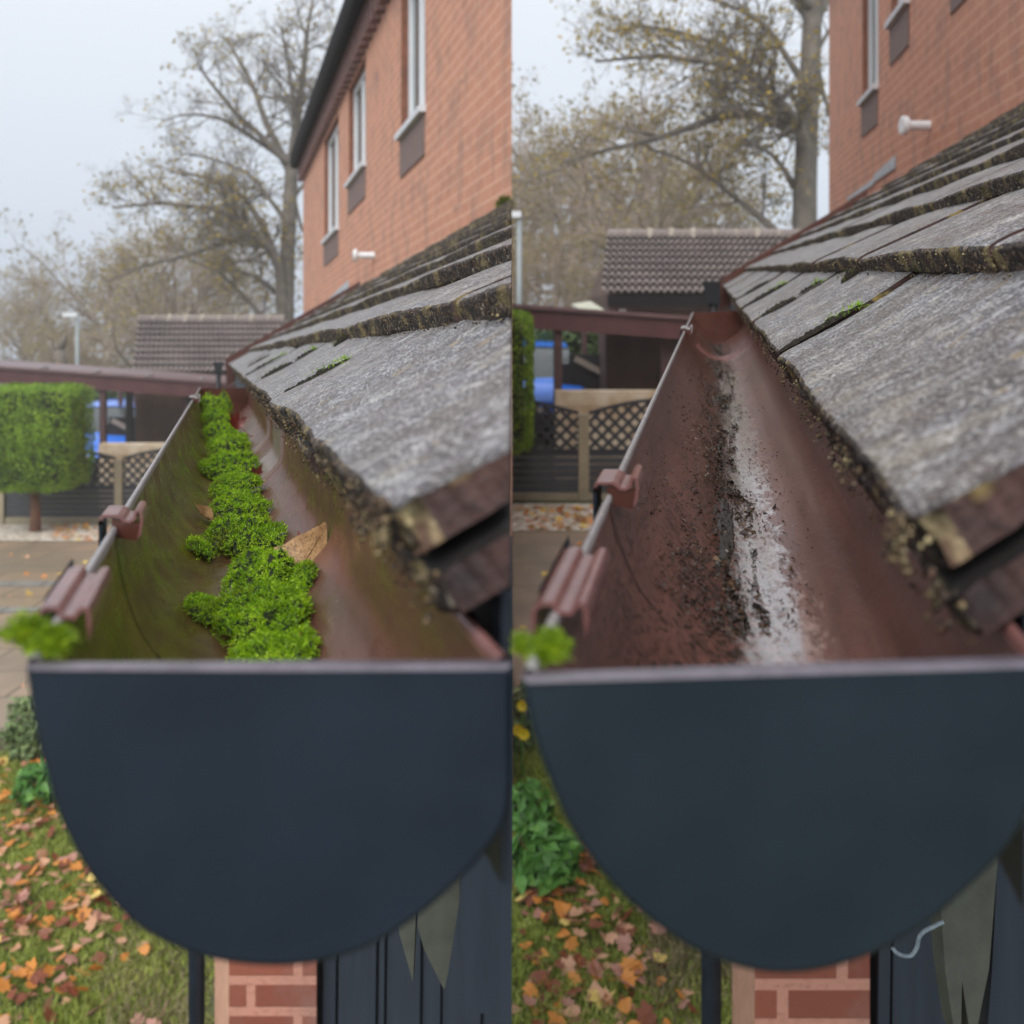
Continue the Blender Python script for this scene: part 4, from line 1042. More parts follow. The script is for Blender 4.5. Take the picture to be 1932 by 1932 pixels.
t.set(col=t.mix(t.math('MULTIPLY', t.g(gr, .52, .62), .6), t.mix(t.g(vn, .3, .7), lin(132, 96, 60), lin(190, 150, 104)), lin(74, 48, 28)), rough=.5, normal=t.bump(vn, .4, .001)); M_birch = t.m
M_redleaf = simple('dark_red_leaf', lin(92, 34, 22), .4, .4, 150, .3, .001)
def place_leaf(kind, size, curl, seed, loc, rot, mat, label, name='fallen_leaf'):
    o = leaf_mesh(kind, size, curl, seed).build(name, mat, loc=(0, 0, 0), smooth=True)
    o.location = loc; o.rotation_euler = [R_(v) for v in rot]
    return tag(o, label, 'leaf')
place_leaf('birch', .039, .6, 1, at(572, 1064, .585), (58, 22, -34), M_birch, 'tan spotted birch leaf standing upright beside the nearest moss cushion')
place_leaf('birch', .020, .9, 2, at(384, 972, .80), (40, -20, 110), M_birch, 'small ochre leaf with dark stalk caught left of the moss row')
place_leaf('maple', .030, 1.6, 3, at(483, 905, 1.05), (68, 20, 30), M_redleaf, 'dark red curled leaf right of the fifth moss cushion')
place_leaf('maple', .034, 1.8, 4, at(446, 803, 1.42), (50, -25, 60), simple('red_leaf', lin(96, 34, 24), .4, .4, 120), 'bright red curled leaf behind the middle moss cushions')
place_leaf('birch', .014, 1.0, 5, at(563, 1236, .44), (30, 10, 20), M_leaf['orange'], 'tiny orange leaf scrap at the foot of the nearest moss cushion')
def stalk(pts, r, label, mat):
    m = MB(); m.tube(spline(pts, 5), r, 7); tag(m.build('leaf_stalk', mat, loc=pts[0], smooth=True), label, 'stalk')
stalk([at(562, 1003, .60), at(568, 1024, .597), at(574, 1040, .594), at(578, 1050, .592)], .0007, 'reddish leaf stalk rising above the upright birch leaf', simple('red_stalk', lin(120, 60, 44), .5))
def grit(P, inn, n, seed, label, fu, smin, smax, y0=.42, y1=2.1):
    rg = random.Random(seed); m = MB()
    cnt = 0
    while cnt < n:
        y = y0 + (y1 - y0) * rg.random() ** 1.3
        u = fu(rg, y)
        if u is None or not (.05 < u < .95): continue
        a, b = at_u(inn, u); s_ = smin + (smax - smin) * rg.random() ** 3
        q = [Vector((rg.uniform(-1, 1), rg.uniform(-1.4, 1.4), rg.uniform(.3, 1))) * s_ for _ in range(4)]
        p = P.pt(a, y, b)
        i = [m.vert(p + Vector((v.x, v.y, v.z if k < 3 else v.z + s_ * .8)) - Vector((0, 0, s_ * .35))) for k, v in enumerate(q)]
        for f in ((0, 1, 2), (0, 1, 3), (1, 2, 3), (0, 2, 3)): m.face([i[k] for k in f])
        cnt += 1
    tag(m.build('grit', M_grit, loc=P.pt(0, .5, inn[len(inn) // 2][1])), label, 'grit', kind='stuff')
def fuR(rg, y):
    u = rg.gauss(.375, .075) if rg.random() < .85 else rg.uniform(.08, .68)
    k = fn(u * 9, y * 5, 3) + .6 * fn(u * 26, y * 16, 4)
    if k < .0 and rg.random() < .86: return None
    return u
grit(PR, innR, 15000, 41, 'black moss crumbs and grit left in the cleaned gutter', fuR, .0003, .0015)
def mud():
    m = MB(); nu, nv = 44, 900; idx = {}
    def dens(u, y):
        e = math.exp(-((u - .432 - .035 * fn(y * 4, 2)) / .06) ** 2) * smooth(fn(y * 4.5, 31) * 2.2 + .62)
        return e * (.55 + 1.35 * fn(u * 20, y * 9, 21) + .75 * fn(u * 70, y * 26, 22) + .55 * fn(u * 160, y * 70, 23)) - .47
    for j in range(nv + 1):
        y = .43 + 1.7 * (j / nv) ** 1.25
        for i in range(nu + 1):
            u = .30 + .26 * i / nu; d = dens(u, y)
            a, b = at_u(innR, u); idx[i, j] = (d, P_(a, y, b + (.0011 * min(1, max(0, d) * 3) + .0005 * fn(u * 300, y * 160, 5) if d > 0 else -.0004)))
    vi = {}
    def gv(k):
        if k not in vi: vi[k] = m.vert(idx[k][1])
        return vi[k]
    for j in range(nv):
        for i in range(nu):
            ks = [(i, j), (i + 1, j), (i + 1, j + 1), (i, j + 1)]
            if sum(idx[k][0] > 0 for k in ks) >= 2: m.face([gv(k) for k in ks])
    t = NT('wet_mud'); p = t.obj(); n1 = t.noise(p, 300, 5, .7)
    t.set(col=t.mix(t.g(n1, .35, .65), lin(18, 14, 11), lin(52, 42, 33)), rough=.22, normal=t.bump(n1, .8, .0015))
    tag(m.build('mud', t.m, loc=PR.pt(0, .5, innR[len(innR) // 2][1]), smooth=True), 'wet black mud smeared along the floor of the cleaned gutter', kind='stuff')
P_ = PR.pt
mud()
def fuL(rg, y):
    u = rg.gauss(.34, .08) if rg.random() < .7 else rg.uniform(.1, .75)
    if fn(u * 9, y * 6, 8) < .0 and rg.random() < .7: return None
    return u
def fuC(rg, y):
    u = rg.gauss(.465, .045)
    if fn(u * 14, y * 7, 13) + .4 * fn(u * 40, y * 22, 3) < .06: return None
    return u
grit(PR, innR, 2600, 43, 'larger black silt flakes along the wet floor of the cleaned gutter', fuC, .0008, .0030)
grit(PL, innL, 900, 42, 'dark specks of dirt stuck to the mossy gutter wall', fuL, .0002, .0008)

# ------------------------------------------------------------------ background things, built on the first plot and repeated on the second
YF = 15.2
def X(px, y): return (px - 966) / F * y
def Zp(py, y): return (HOR - py) / F * y + CZ
def fence_unit():
    pw = 1.83; xp = X(225, YF)
    z0 = gz(xp, YF)
    root = empty('fence', (xp, YF, z0), 'charcoal slatted fence with trellis top and stone coloured posts beyond the drive', 'fence')
    zlat = Zp(915, YF)
    def top(d): return Zp(869, YF) + .17 * math.sin(math.pi * (d % pw) / pw)
    for k in (-1, 0, 1):
        x = xp + k * pw
        m = MB(); m.box(x - .058, x + .058, YF - .05, YF + .06, gz(x, YF) - .1, top(0) + .02); m.build('post', M_concrete, root)
    for k in (-2, -1, 0):
        a, b = xp + k * pw + .06, xp + (k + 1) * pw - .06
        if k == -2: a, b = xp - pw * 1.55, xp - pw - .06
        zb = gz((a + b) / 2, YF)
        m = MB(); m.box(a, b, YF - .02, YF + .03, zb - .1, zb + .10); m.build('gravel_board', M_concrete, root)
        m = MB()
        nb = 6; hgt = (zlat - zb - .12) / nb
        for i in range(nb):
            q0, q1 = zb + .115 + i * hgt, zb + .115 + (i + 1) * hgt
            m.hexa([Vector(q) for q in ((a, YF - .012, q0), (b, YF - .012, q0), (b, YF + .02, q0), (a, YF + .02, q0), (a, YF + .004, q1 - .012), (b, YF + .004, q1 - .012), (b, YF + .02, q1 - .012), (a, YF + .02, q1 - .012))])
        m.box(a, b, YF - .018, YF + .022, zlat - .03, zlat)
        m.build('slat_panel', M_fence, root)
        m = MB()
        stp = .150
        for sgn in (1, -1):
            c0 = a - (3 if sgn > 0 else 0)
            kx = -14
            while kx < 40:
                x0 = a + kx * stp; kx += 1
                seg = []
                for i in range(90):
                    d = i * .012; x = x0 + sgn * d; z = zlat + d
                    if a <= x <= b and z <= top(x - xp): seg.append((x, z))
                if len(seg) > 2: m.bar((seg[0][0], YF - .004 * sgn, seg[0][1]), (seg[-1][0], YF - .004 * sgn, seg[-1][1]), .007, .042, up=Vector((sgn * -1, 0, 1)))
        pr = None
        for i in range(25):
            x = a + (b - a) * i / 24; p = Vector((x, YF, top(x - xp) + .015))
            if pr is not None: m.bar(pr, p, .035, .04)
            pr = p
        m.build('trellis', M_fence, root)
    return root
fence = fence_unit()
to_right(fence, 'charcoal slatted fence with trellis top standing beyond the cleaned gutter', dz=-.03)
# sleeper wall behind the fence
def sleeper_wall():
    y = 16.6; x0, x1 = X(186, y), X(345, y)
    root = empty('sleeper_wall', (x0, y, gz(x0, y)), 'tan timber sleeper wall behind the trellis fence on the left', 'wall')
    top = Zp(838, y); h = .2
    for i in range(6):
        m = MB(); m.box(x0, x1, y, y + .2, top - (i + 1) * h + .006, top - i * h); m.build('sleeper', M_tan, root)
    return root
sw = sleeper_wall(); to_right(sw, 'tan timber sleeper wall behind the trellis fence on the right')
# clipped tree
def leaf_cloud(n, fpos, size, seed, jitter=.6):
    rg = np.random.default_rng(seed); r = random.Random(seed)
    P_, N_ = [], []
    for _ in range(n):
        p, nn = fpos(r); P_.append(p); N_.append(nn)
    P_ = np.array(P_, float); N_ = np.array(N_, float)
    N_ += rg.normal(0, jitter, N_.shape); N_ /= np.linalg.norm(N_, axis=1, keepdims=True) + 1e-9
    t_ = rg.normal(0, 1, N_.shape); t_ -= (t_ * N_).sum(1, keepdims=True) * N_; t_ /= np.linalg.norm(t_, axis=1, keepdims=True) + 1e-9
    b_ = np.cross(N_, t_); s = size * rg.uniform(.6, 1.4, (n, 1))
    V = np.stack([P_ - t_ * s, P_ + b_ * s * .5 + N_ * s * .15, P_ + t_ * s, P_ - b_ * s * .5 + N_ * s * .15], 1).reshape(-1, 3)
    m = MB(); m.v = [tuple(v) for v in V]; m.uv = [(0, 0)] * len(V); m.f = [(4 * i, 4 * i + 1, 4 * i + 2, 4 * i + 3) for i in range(n)]; m.m = [0] * n
    return m
def topiary():
    y = 14.45; x = X(66, y); z0 = gz(x, y)
    root = empty('topiary_tree', (x, y, z0), 'square clipped green topiary tree on a bare trunk before the fence', 'tree')
    hw, hd = 88 / F * y, .55; zt, zb = Zp(727, y), Zp(922, y)
    hh = (zt - zb) / 2; zc = (zt + zb) / 2
    def fp(r):
        # superellipsoid shell
        while True:
            d = Vector((r.gauss(0, 1), r.gauss(0, 1), r.gauss(0, 1))).normalized()
            k = (abs(d.x) ** 11 + abs(d.y) ** 11 + abs(d.z) ** 11) ** (-1 / 11)
            q = d * k
            f = 1 - .10 * r.random() ** 1.5 + .05 * fn(q.x * 3, q.y * 3, q.z * 3) + .035 * fn(q.x * 9, q.y * 9, q.z * 9)
            low = 1 - .12 * max(0, -q.z) * abs(fn(q.x * 4, q.y * 4, 7))
            return (x + q.x * hw * f, y + q.y * hd * f, zc + q.z * hh * f * low), (d.x, d.y, d.z)
    leaf_cloud(26000, fp, .021, 5).build('crown', M_topiary, root)
    m = MB(); rows = []
    for i in range(17):
        row = []
        for j in range(28):
            ph = math.pi * i / 16; th = 2 * math.pi * j / 28
            d = Vector((math.sin(ph) * math.cos(th), math.sin(ph) * math.sin(th), math.cos(ph)))
            k = (abs(d.x) ** 11 + abs(d.y) ** 11 + abs(d.z) ** 11) ** (-1 / 11)
            row.append((x + d.x * k * hw * .86, y + d.y * k * hd * .86, zc + d.z * k * hh * .88))
        rows.append(row)
    m.grid(rows, closed=True); m.build('inner_twigs', M_mossbody, root, smooth=True)
    m = MB(); m.tube([(x, y, z0 - .05), (x + .01, y, z0 + .25), (x - .01, y, z0 + .7)], [.085, .072, .065], 12); m.build('trunk', M_trunk, root, smooth=True)
    return root
top = topiary(); to_right(top, 'clipped green topiary shrub cut by the seam beside the right trellis fence', dx=-.0)
# carport
def carport():
    y = 17.5
    x0, x1 = X(-60, y), X(440, y)
    tz0, tz1 = Zp(689, y), Zp(724, y)
    root = empty('carport', (X(195, y), y, gz(X(195, y), y)), 'flat roofed maroon carport with slim posts behind the left fence', 'carport')
    m = MB(); th = .28
    m.hexa([Vector(q) for q in ((x0, y, tz0 - th), (x1, y, tz1 - th), (x1, y + .04, tz1 - th), (x0, y + .04, tz0 - th), (x0, y, tz0 - .02), (x1, y, tz1 - .02), (x1, y + .04, tz1 - .02), (x0, y + .04, tz0 - .02))])
    m.build('fascia', M_maroon, root)
    m = MB(); m.hexa([Vector(q) for q in ((x0, y - .05, tz0 - .018), (x1, y - .05, tz1 - .018), (x1, y + 1.3, tz1 - .018), (x0, y + 1.3, tz0 - .018), (x0, y - .05, tz0 + .03), (x1, y - .05, tz1 + .03), (x1, y + 1.3, tz1 + .03), (x0, y + 1.3, tz0 + .03))])
    m.build('roof', simple('wet_felt', lin(112, 88, 88), .4, .2, 2), root)
    m = MB()
    for k in range(5):
        x = x0 + (x1 - x0) * (.08 + .2 * k); zz = tz0 + (tz1 - tz0) * (x - x0) / (x1 - x0)
        m.hexa([Vector((x + dx, y - .06 + dy, zz + dz)) for dz in (.03, .06) for dx, dy in ((-.03, 0), (.03, 0), (.03, .25), (-.03, .25))])
    m.build('roof_clip', M_rim, root)
    for px, yy, w, mt in ((195, y + .1, .10, M_maroond), (244, y + 1.2, .11, M_black), (360, y + .3, .24, M_maroond), (-20, y + .1, .10, M_maroond)):
        x = X(px, yy); zt = tz0 + (tz1 - tz0) * (x - x0) / (x1 - x0) - .03
        m = MB(); m.box(x - w / 2, x + w / 2, yy - .05, yy + .05, gz(x, yy) - .1, zt); m.build('post', mt, root)
    return root
cp_ = carport(); to_right(cp_, 'flat roofed maroon carport with slim posts behind the right fence', dz=-.17)
# garage with pantile roof
def garage(dxr):
    ye, yr = 22.0, 24.6
    x0, x1 = X(250, ye), X(560, ye)
    ze, zr = Zp(704, ye), Zp(602, yr)
    root = empty('garage', (x0, ye, gz(x0, ye)), 'brown garage with dark pantile roof left of the brick house', 'garage')
    m = MB(); rows = []
    cols = 31; nrow = 9; per = (x1 - x0) / cols
    for k in range(nrow):
        for e in (0, 1):
            f = (k + e * .985) / nrow; row = []
            lift = .06 * (1 - e)
            for i in range(cols * 6 + 1):
                x = x0 + (x1 - x0) * i / (cols * 6); ph = (i % 6) / 6
                w = .032 * math.sin(2 * math.pi * ph) + .012 * math.cos(4 * math.pi * ph)
                sk = dxr
                row.append(Vector((x + sk * f, ye + (yr - ye) * f, ze + (zr - ze) * f + w + lift + .004 * fn(i * 1.3, k * 3.1))))
            rows.append(row)
    m.grid(rows)
    nq = cols * 6
    m.m = [1 if (i // nq) % 2 else 0 for i in range(len(m.f))]  # risers between tile rows are black: row shadow put into the colour
    m.build('roof', [M_pantile, M_fascia_and_shade], root)
    m = MB(); xr0, xr1 = x0 + dxr, x1 + dxr
    n = 9
    for i in range(n):
        a, b = xr0 + (xr1 - xr0) * i / n, xr0 + (xr1 - xr0) * (i + 1) / n - .02
        m.tube([(a, yr, zr + .0), (b, yr, zr + .0)], .11, 12)
    rt = m.build('ridge', M_pantile, root)
    m = MB()
    for i in range(1, n):
        a = xr0 + (xr1 - xr0) * i / n - .01
        if i in (2, 3, 4, 7):
            m.tube([(a - .045, yr, zr + .012), (a + .045, yr, zr + .012)], .118, 12)
            m.tube([(a - .03, yr - .10, zr + .02), (a, yr - .2, zr - .14)], [.05, .03], 6)
        else: m.tube([(a - .02, yr, zr + .006), (a + .02, yr, zr + .006)], .113, 12)
    m.build('mortar_joint', simple('pale_mortar', lin(164, 154, 140), .9, .2, 8), rt)
    m = MB(); m.box(x0 + .1, x1, ye - .02, ye + .02, ze - .2, ze - .02); m.build('fascia', M_fascia_and_shade, root)
    m = MB(); zb = gz(x0, ye) - .8
    m.box(x0 + .15, x1 - .1, ye + .22, yr + 2.4, zb, ze - .01); m.build('wall', M_brownwall, root)
    m = MB(); m.hexa([Vector(q) for q in ((x0 + .15, ye + .3, ze), (x1 - .1, ye + .3, ze), (x1 - .1, yr + 2.4, ze), (x0 + .15, yr + 2.4, ze), (x0 + .15 + dxr, yr - .02, zr - .06), (x1 - .1 + dxr, yr - .02, zr - .06), (x1 - .1 + dxr, yr + .02, zr - .06), (x0 + .15 + dxr, yr + .02, zr - .06))]); m.build('gable', M_brownwall, root)
    return root
ga = garage(-.85); move_right(garage(.35), 'brown garage with dark pantile roof left of the right hand house')
# brown shed under the carport
def shed():
    y = 19.2; x0, x1 = X(256, y), X(420, y); zb = gz(x0, y) - .6; zt = Zp(742, y)
    root = empty('shed', (x0, y, zb + .6), 'plain brown shed front with maroon door frame under the left carport', 'shed')
    m = MB(); m.box(x0, x1, y, y + 1.2, zb, zt); m.build('wall', M_brownwall, root)
    m = MB(); xd = X(343, y); m.box(xd, xd + .28, y - .03, y - .001, zb, zt - .05); m.build('door_frame', M_maroond, root)
    m = MB(); m.tube([(xd - .05, y - .05, zb + 1.6), (xd - .05, y - .05, zb + 1.8)], .035, 8); m.build('door_handle', M_black, root)
    return root
sh = shed(); to_right(sh, 'plain brown shed front with maroon door frame under the right carport')
# hedge behind the carport
def back_hedge():
    y = 24.; x0, x1 = X(100, y), X(262, y); zb = gz(x0, y) - .3; zt = Zp(728, y)
    root = empty('garden_hedge', (x0, y, zb), 'loose green hedge seen through the left carport', 'hedge')
    def fp(r):
        px_, pz = r.random(), r.random()
        return (x0 + (x1 - x0) * px_, y - .25 + .5 * r.random() + .2 * fn(px_ * 6, pz * 6, 2), zb + (zt - zb) * pz), (r.gauss(0, .5), -1, .4)
    leaf_cloud(7000, fp, .06, 8, .8).build('leaves', M_ivy, root)
    m = MB(); m.box(x0 + .1, x1 - .1, y + .15, y + .5, zb, zt - .15); m.build('inner_growth', M_mossbody, root)
    return root
bh = back_hedge(); to_right(bh, 'loose green hedge seen through the right carport')
# black panel with pale rail
def barrier():
    y = 20.6; x0, x1 = X(205, y), X(256, y); zb = gz(x0, y) - .5
    root = empty('dark_panel', (x0, y, zb + .5), 'black panel with a pale slanted rail beside the blue car on the left', 'panel')
    m = MB(); m.box(x0, x1, y, y + .06, zb, Zp(787, y)); m.box(x0 - .2, x0 - .002, y + .01, y + .05, zb, Zp(800, y)); m.build('board', M_black, root)
    m = MB(); m.bar(at(211, 793, y - .05), at(247, 812, y - .05), .05, .09); m.build('rail', simple('weathered_rail', lin(150, 138, 128), .7, .2), root)
    return root
ba = barrier(); to_right(ba, 'black panel with a pale slanted rail beside the blue car on the right')
# blue car
def car():
    y = 19.9; xc = X(147, y); W2 = .88
    z0 = Zp(672 + 2.6 * F / y, y) - .02
    root = empty('parked_car', (xc, y, z0), 'blue hatchback parked under the left carport beyond the fence', 'car')
    M_blue = NT('blue_car_paint'); M_blue.set(col=lin(40, 128, 250), rough=.25, coat=.6); M_blue = M_blue.m
    # lofted body: stations front to back (y, half width, sill z, waist z)
    m = MB(); rows = []
    st = [(0, .62, .32, .55), (.06, .76, .24, .68), (.25, .85, .2, .80), (.6, .88, .2, .90), (1.1, .88, .2, .97), (1.9, .88, .2, 1.0), (2.9, .88, .2, 1.02), (3.6, .86, .22, 1.02), (3.95, .78, .3, .9), (4.02, .7, .4, .75)]
    for (d, hw, s_, w_) in st:
        prof = [(-hw * .93, s_), (-hw, s_ + .15), (-hw, (s_ + w_) / 2), (-hw * .97, w_ - .06), (-hw * .88, w_), (-hw * .4, w_ + .02), (hw * .4, w_ + .02), (hw * .88, w_), (hw * .97, w_ - .06), (hw, (s_ + w_) / 2), (hw, s_ + .15), (hw * .93, s_)]
        rows.append([Vector((xc + a, y + d, z0 + b)) for a, b in prof])
    idx = m.grid(rows); m.face(idx[0][::-1]); m.face(idx[-1]); m.build('body', M_blue, root, smooth=True)
    m = MB(); rows = []
    for (d, hw, z_) in ((.95, .78, .95), (1.65, .64, 1.42), (2.2, .62, 1.49), (3.1, .61, 1.47), (3.75, .70, 1.0)):
        rows.append([Vector((xc + q * hw, y + d, z0 + z_ + .02 * (1 - abs(q)))) for q in (-1, -.9, -.5, 0, .5, .9, 1)])
    m.grid(rows)
    rr = MB(); rr.grid([[p + Vector((0, 0, .012)) for p in r_] for r_ in rows[1:4]]); rr.build('roof', M_blue, root, smooth=True)
    m.build('windscreen', M_glass, root, smooth=True)
    m = MB()
    for s_ in (-1, 1):
        lo = [(.95, .80, .95), (1.7, .84, .98), (3.1, .84, 1.0), (3.75, .78, 1.0)]; hi = [(.97, .785, .952), (1.65, .645, 1.42), (3.1, .615, 1.46), (3.74, .71, 1.01)]
        m.grid([[Vector((xc + s_ * w, y + d, z0 + z_)) for d, w, z_ in lo], [Vector((xc + s_ * w, y + d, z0 + z_)) for d, w, z_ in hi]])
    m.build('side_window', M_glass, root)
    for s_ in (-1, 1):
        m = MB(); m.hexa([Vector((xc + s_ * a, y + d, z0 + z_)) for z_ in (.60, .74) for a, d in ((.50, .012), (.76, .06), (.82, .22), (.52, .16))]); m.build('headlight', simple('lamp_lens', (.7, .72, .75, 1), .1, .05), root)
        m = MB(); m.hexa([Vector((xc + s_ * a, y + d, z0 + z_)) for z_ in (.98, 1.1) for a, d in ((.88, 1.2), (1.02, 1.2), (1.02, 1.32), (.88, 1.32))]); m.build('mirror', M_blue, root)
        for d in (.75, 3.25):
            m = MB(); m.tube([(xc + s_ * .70, y + d, z0 + .31), (xc + s_ * .89, y + d, z0 + .31)], .31, 20)
            w = m.build('wheel', M_black, root)
            r2 = MB(); r2.tube([(xc + s_ * .892, y + d, z0 + .31), (xc + s_ * .90, y + d, z0 + .31)], .19, 14); r2.build('rim', M_rim, w)
    m = MB(); m.hexa([Vector((xc + a, y + d, z0 + z_)) for z_ in (.30, .48) for a, d in ((-.5, -.012), (.5, -.012), (.5, .1), (-.5, .1))]); m.build('grille', M_black, root)
    m = MB(); m.hexa([Vector((xc + a, y + d, z0 + z_)) for z_ in (.50, .60) for a, d in ((-.26, -.02), (.26, -.02), (.26, .03), (-.26, .03))]); m.build('number_plate', M_white, root)
    return root
cr = car(); to_right(cr, 'blue hatchback parked under the right carport beyond the fence', dx=.06)
# pale sloping sheet by the garage
def sheet_roof():
    y = 21.6
    m = MB(); a, b, c_, d = at(226, 733, y), at(256, 731, y), at(266, 712, y + .8), at(240, 716, y + .8)
    m.hexa([a, b, c_, d] + [p + Vector((0, 0, .05)) for p in (a, b, c_, d)])
    root = empty('lean_to', (a.x, y, gz(a.x, y)), 'small pale sheeted lean-to against the left garage', 'lean-to'); m.build('roof_sheet', M_poly, root)
    m = MB()
    for q in (a, b): m.box(q.x - .04, q.x + .04, q.y, q.y + .08, gz(q.x, y) - .3, q.z)
    m.build('post', M_maroond, root)
    return root
sr = sheet_roof(); to_right(sr, 'small pale sheeted lean-to against the right garage')
# street lamp
def lamp():
    y = 31.; x = X(139, y); z0 = gz(x, y)
    root = empty('street_lamp', (x, y, z0), 'grey street lamp with flat white head beyond the left carport', 'street lamp')
    m = MB(); m.tube([(x + .12, y, z0 - .2), (x + .12, y, Zp(600, y))], [.075, .06], 10); m.build('pole', simple('lamp_post_grey', lin(150, 158, 160), .5, .1), root, smooth=True)
    zt = Zp(594, y)
    m = MB(); m.hexa([Vector((x + a, y + d, zt + z_)) for z_, k in ((-.06, 1), (.08, .8)) for a, d in ((-.3, -.12), (.16, -.12), (.16, .12), (-.3, .12))]); m.build('head', simple('lamp_head_white', lin(226, 230, 232), .4, .05), root)
    return root
lp = lamp(); to_right(lp, 'grey street lamp beside the seam beyond the right carport', dx=-.17)
# pollarded stump
def stump():
    y = 26.; x = X(117, y); z0 = gz(x, y)
    root = empty('pollard_tree', (x, y, z0), 'leafless pollarded tree with cut stubs beyond the left carport', 'tree')
    m = MB(); m.tube([(x, y, z0 - .2), at(115, 740, y), at(116, 690, y), at(113, 660, y)], [.2, .17, .15, .14], 10)
    m.tube([at(114, 700, y), at(105, 675, y), at(96, 655, y), at(92, 643, y)], [.11, .09, .08, .05], 8)
    m.tube([at(113, 662, y), at(121, 640, y), at(122, 630, y)], [.11, .08, .05], 8); m.tube([at(113, 665, y), at(106, 648, y)], [.08, .06], 8)
    m.build('trunk', M_bark, root, smooth=True)
    m = MB(); p = at(111, 690, y - .17); m.tube([p, p + Vector((0, -.015, .0))], .07, 10); m.build('saw_cut', simple('cut_wood', lin(206, 140, 84), .8, .1), root)
    return root
stump()

# ------------------------------------------------------------------ trees
def grow(m, leaves, p, d, length, r, level, rg, up, spread, kids, leafy):
    seg = 4 if level > 1 else 3
    pts = [Vector(p)]; rad = [r]; dd = Vector(d).normalized()
    for i in range(seg):
        dd = (dd + Vector((rg.gauss(0, .16), rg.gauss(0, .16), rg.gauss(0, .13) + up * .07))).normalized()
        pts.append(pts[-1] + dd * length / seg); rad.append(r * (1 - .75 * (i + 1) / seg) + .0015)
    m.tube(pts, rad, 3 if level < 2 else 5, cap=False)
    if level <= 0:
        for _ in range(leafy): 
            q = rg.choice(pts[1:]); leaves.append(q + Vector((rg.gauss(0, .12), rg.gauss(0, .12), rg.gauss(0, .12))))
        return
    for k in range(kids[level]):
        f = rg.uniform(.2, 1.0); i = min(seg - 1, int(f * seg)); q = pts[i].lerp(pts[i + 1], f * seg - i)
        side = Vector((rg.gauss(0, 1), rg.gauss(0, 1), rg.gauss(0, .7))).normalized()
        base = (pts[i + 1] - pts[i]).normalized()
        nd = (base * (1 - spread) + side * spread + Vector((0, 0, up * .12))).normalized()
        grow(m, leaves, q, nd, length * rg.uniform(.38, .62) * (1.15 - .35 * f), max(.003, rad[i] * .55), level - 1, rg, up, spread, kids, leafy)
def leaves_mesh(L, size, seed):
    def fp(r, it=iter(L)): return tuple(next(it)), (r.gauss(0, 1), r.gauss(0, 1), 1)
    return leaf_cloud(len(L), fp, size, seed, .8)
def big_tree():
    y = 30.; rg = random.Random(5)
    x = X(538, y); z0 = gz(x, y)
    root = empty('bare_tree', (x, y, z0), 'tall almost bare tree with forked trunk behind the left garage', 'tree', 'tall bare trees behind the garages')
    limbs = [([(540, 1000), (539, 620), (541, 520), (545, 430), (549, 340), (551, 290)], .30, .20, 0),
             ([(551, 300), (562, 220), (572, 140), (580, 60), (592, -10)], .17, .04, .4), ([(551, 295), (556, 220), (545, 130), (530, 50)], .13, .03, -.5),
             ([(549, 310), (530, 295), (489, 253), (444, 212), (393, 150), (372, 120)], .15, .03, -1.2), ([(545, 320), (500, 226), (478, 164), (441, 96), (430, 70)], .13, .03, .8),
             ([(530, 296), (480, 262), (420, 225), (350, 216), (312, 228)], .09, .02, -1.6), ([(552, 290), (585, 215), (620, 120), (645, 40)], .14, .03, 1.2), ([(552, 330), (600, 260), (640, 180), (690, 120)], .12, .03, 1.6),
             ([(536, 1000), (533, 620), (531, 540), (527, 505), (509, 470), (478, 438), (437, 409), (393, 393), (308, 384), (212, 392)], .25, .03, -1.2),
             ([(517, 480), (496, 427), (461, 376), (427, 349), (359, 328), (320, 326)], .13, .03, .9), ([(543, 420), (512, 380), (470, 330), (400, 300), (340, 290)], .10, .02, -.6),
             ([(525, 555), (492, 530), (455, 512), (400, 506)], .09, .02, -1.4), ([(530, 640), (505, 612), (484, 585), (455, 554), (410, 513), (362, 492)], .12, .03, 1.4), ([(427, 455), (360, 480), (294, 496), (240, 512)], .10, .03, 1.5), ([(509, 470), (470, 452), (427, 455)], .12, .09, .7),
             ([(551, 360), (566, 420), (578, 451), (590, 500)], .08, .02, .2), ([(548, 380), (580, 340), (610, 300)], .08, .02, .6)]
    m = MB(); lv = []; tr = MB()
    for li, (pp, r0, r1, dy) in enumerate(limbs):
        n = len(pp); pts = [at(px, py, y + dy * (i / max(1, n - 1))) for i, (px, py) in enumerate(pp)]
        pts = spline(pts, 4); N = len(pts)
        rad = [r0 + (r1 - r0) * (i / (N - 1)) ** .8 for i in range(N)]
        (tr if r0 >= .25 else m).tube(pts, rad, 8 if r0 > .1 else 6)
        if li == 0: continue
        tot = sum((pts[i + 1] - pts[i]).length for i in range(N - 1))
        nb = int(tot * 3.4)
        for k in range(nb):
            f = rg.uniform(.30 if li != 8 else .42, 1.0); i = min(N - 2, int(f * (N - 1))); q = pts[i]
            base = (pts[i + 1] - pts[i]).normalized()
            side = Vector((rg.gauss(0, 1), rg.gauss(0, 1), rg.gauss(.25, .7))).normalized()
            grow(m, lv, q, base * .5 + side * .6, rg.uniform(.8, 2.0) * (1.25 - .5 * f), max(.012, rad[i] * .4), 2, rg, .6, .55, {2: 7, 1: 5}, 1 if rg.random() < .75 else 2)
    keep = [p for p in lv if rg.random() < (.8 if p.z < Zp(330, y) else .28)]
    tr.build('trunk', M_bark, root, smooth=True)
    m.build('branches', M_bark, root, smooth=False)
    leaves_mesh(keep, .068, 3).build('leaves', M_treeleaf, root)
    return root
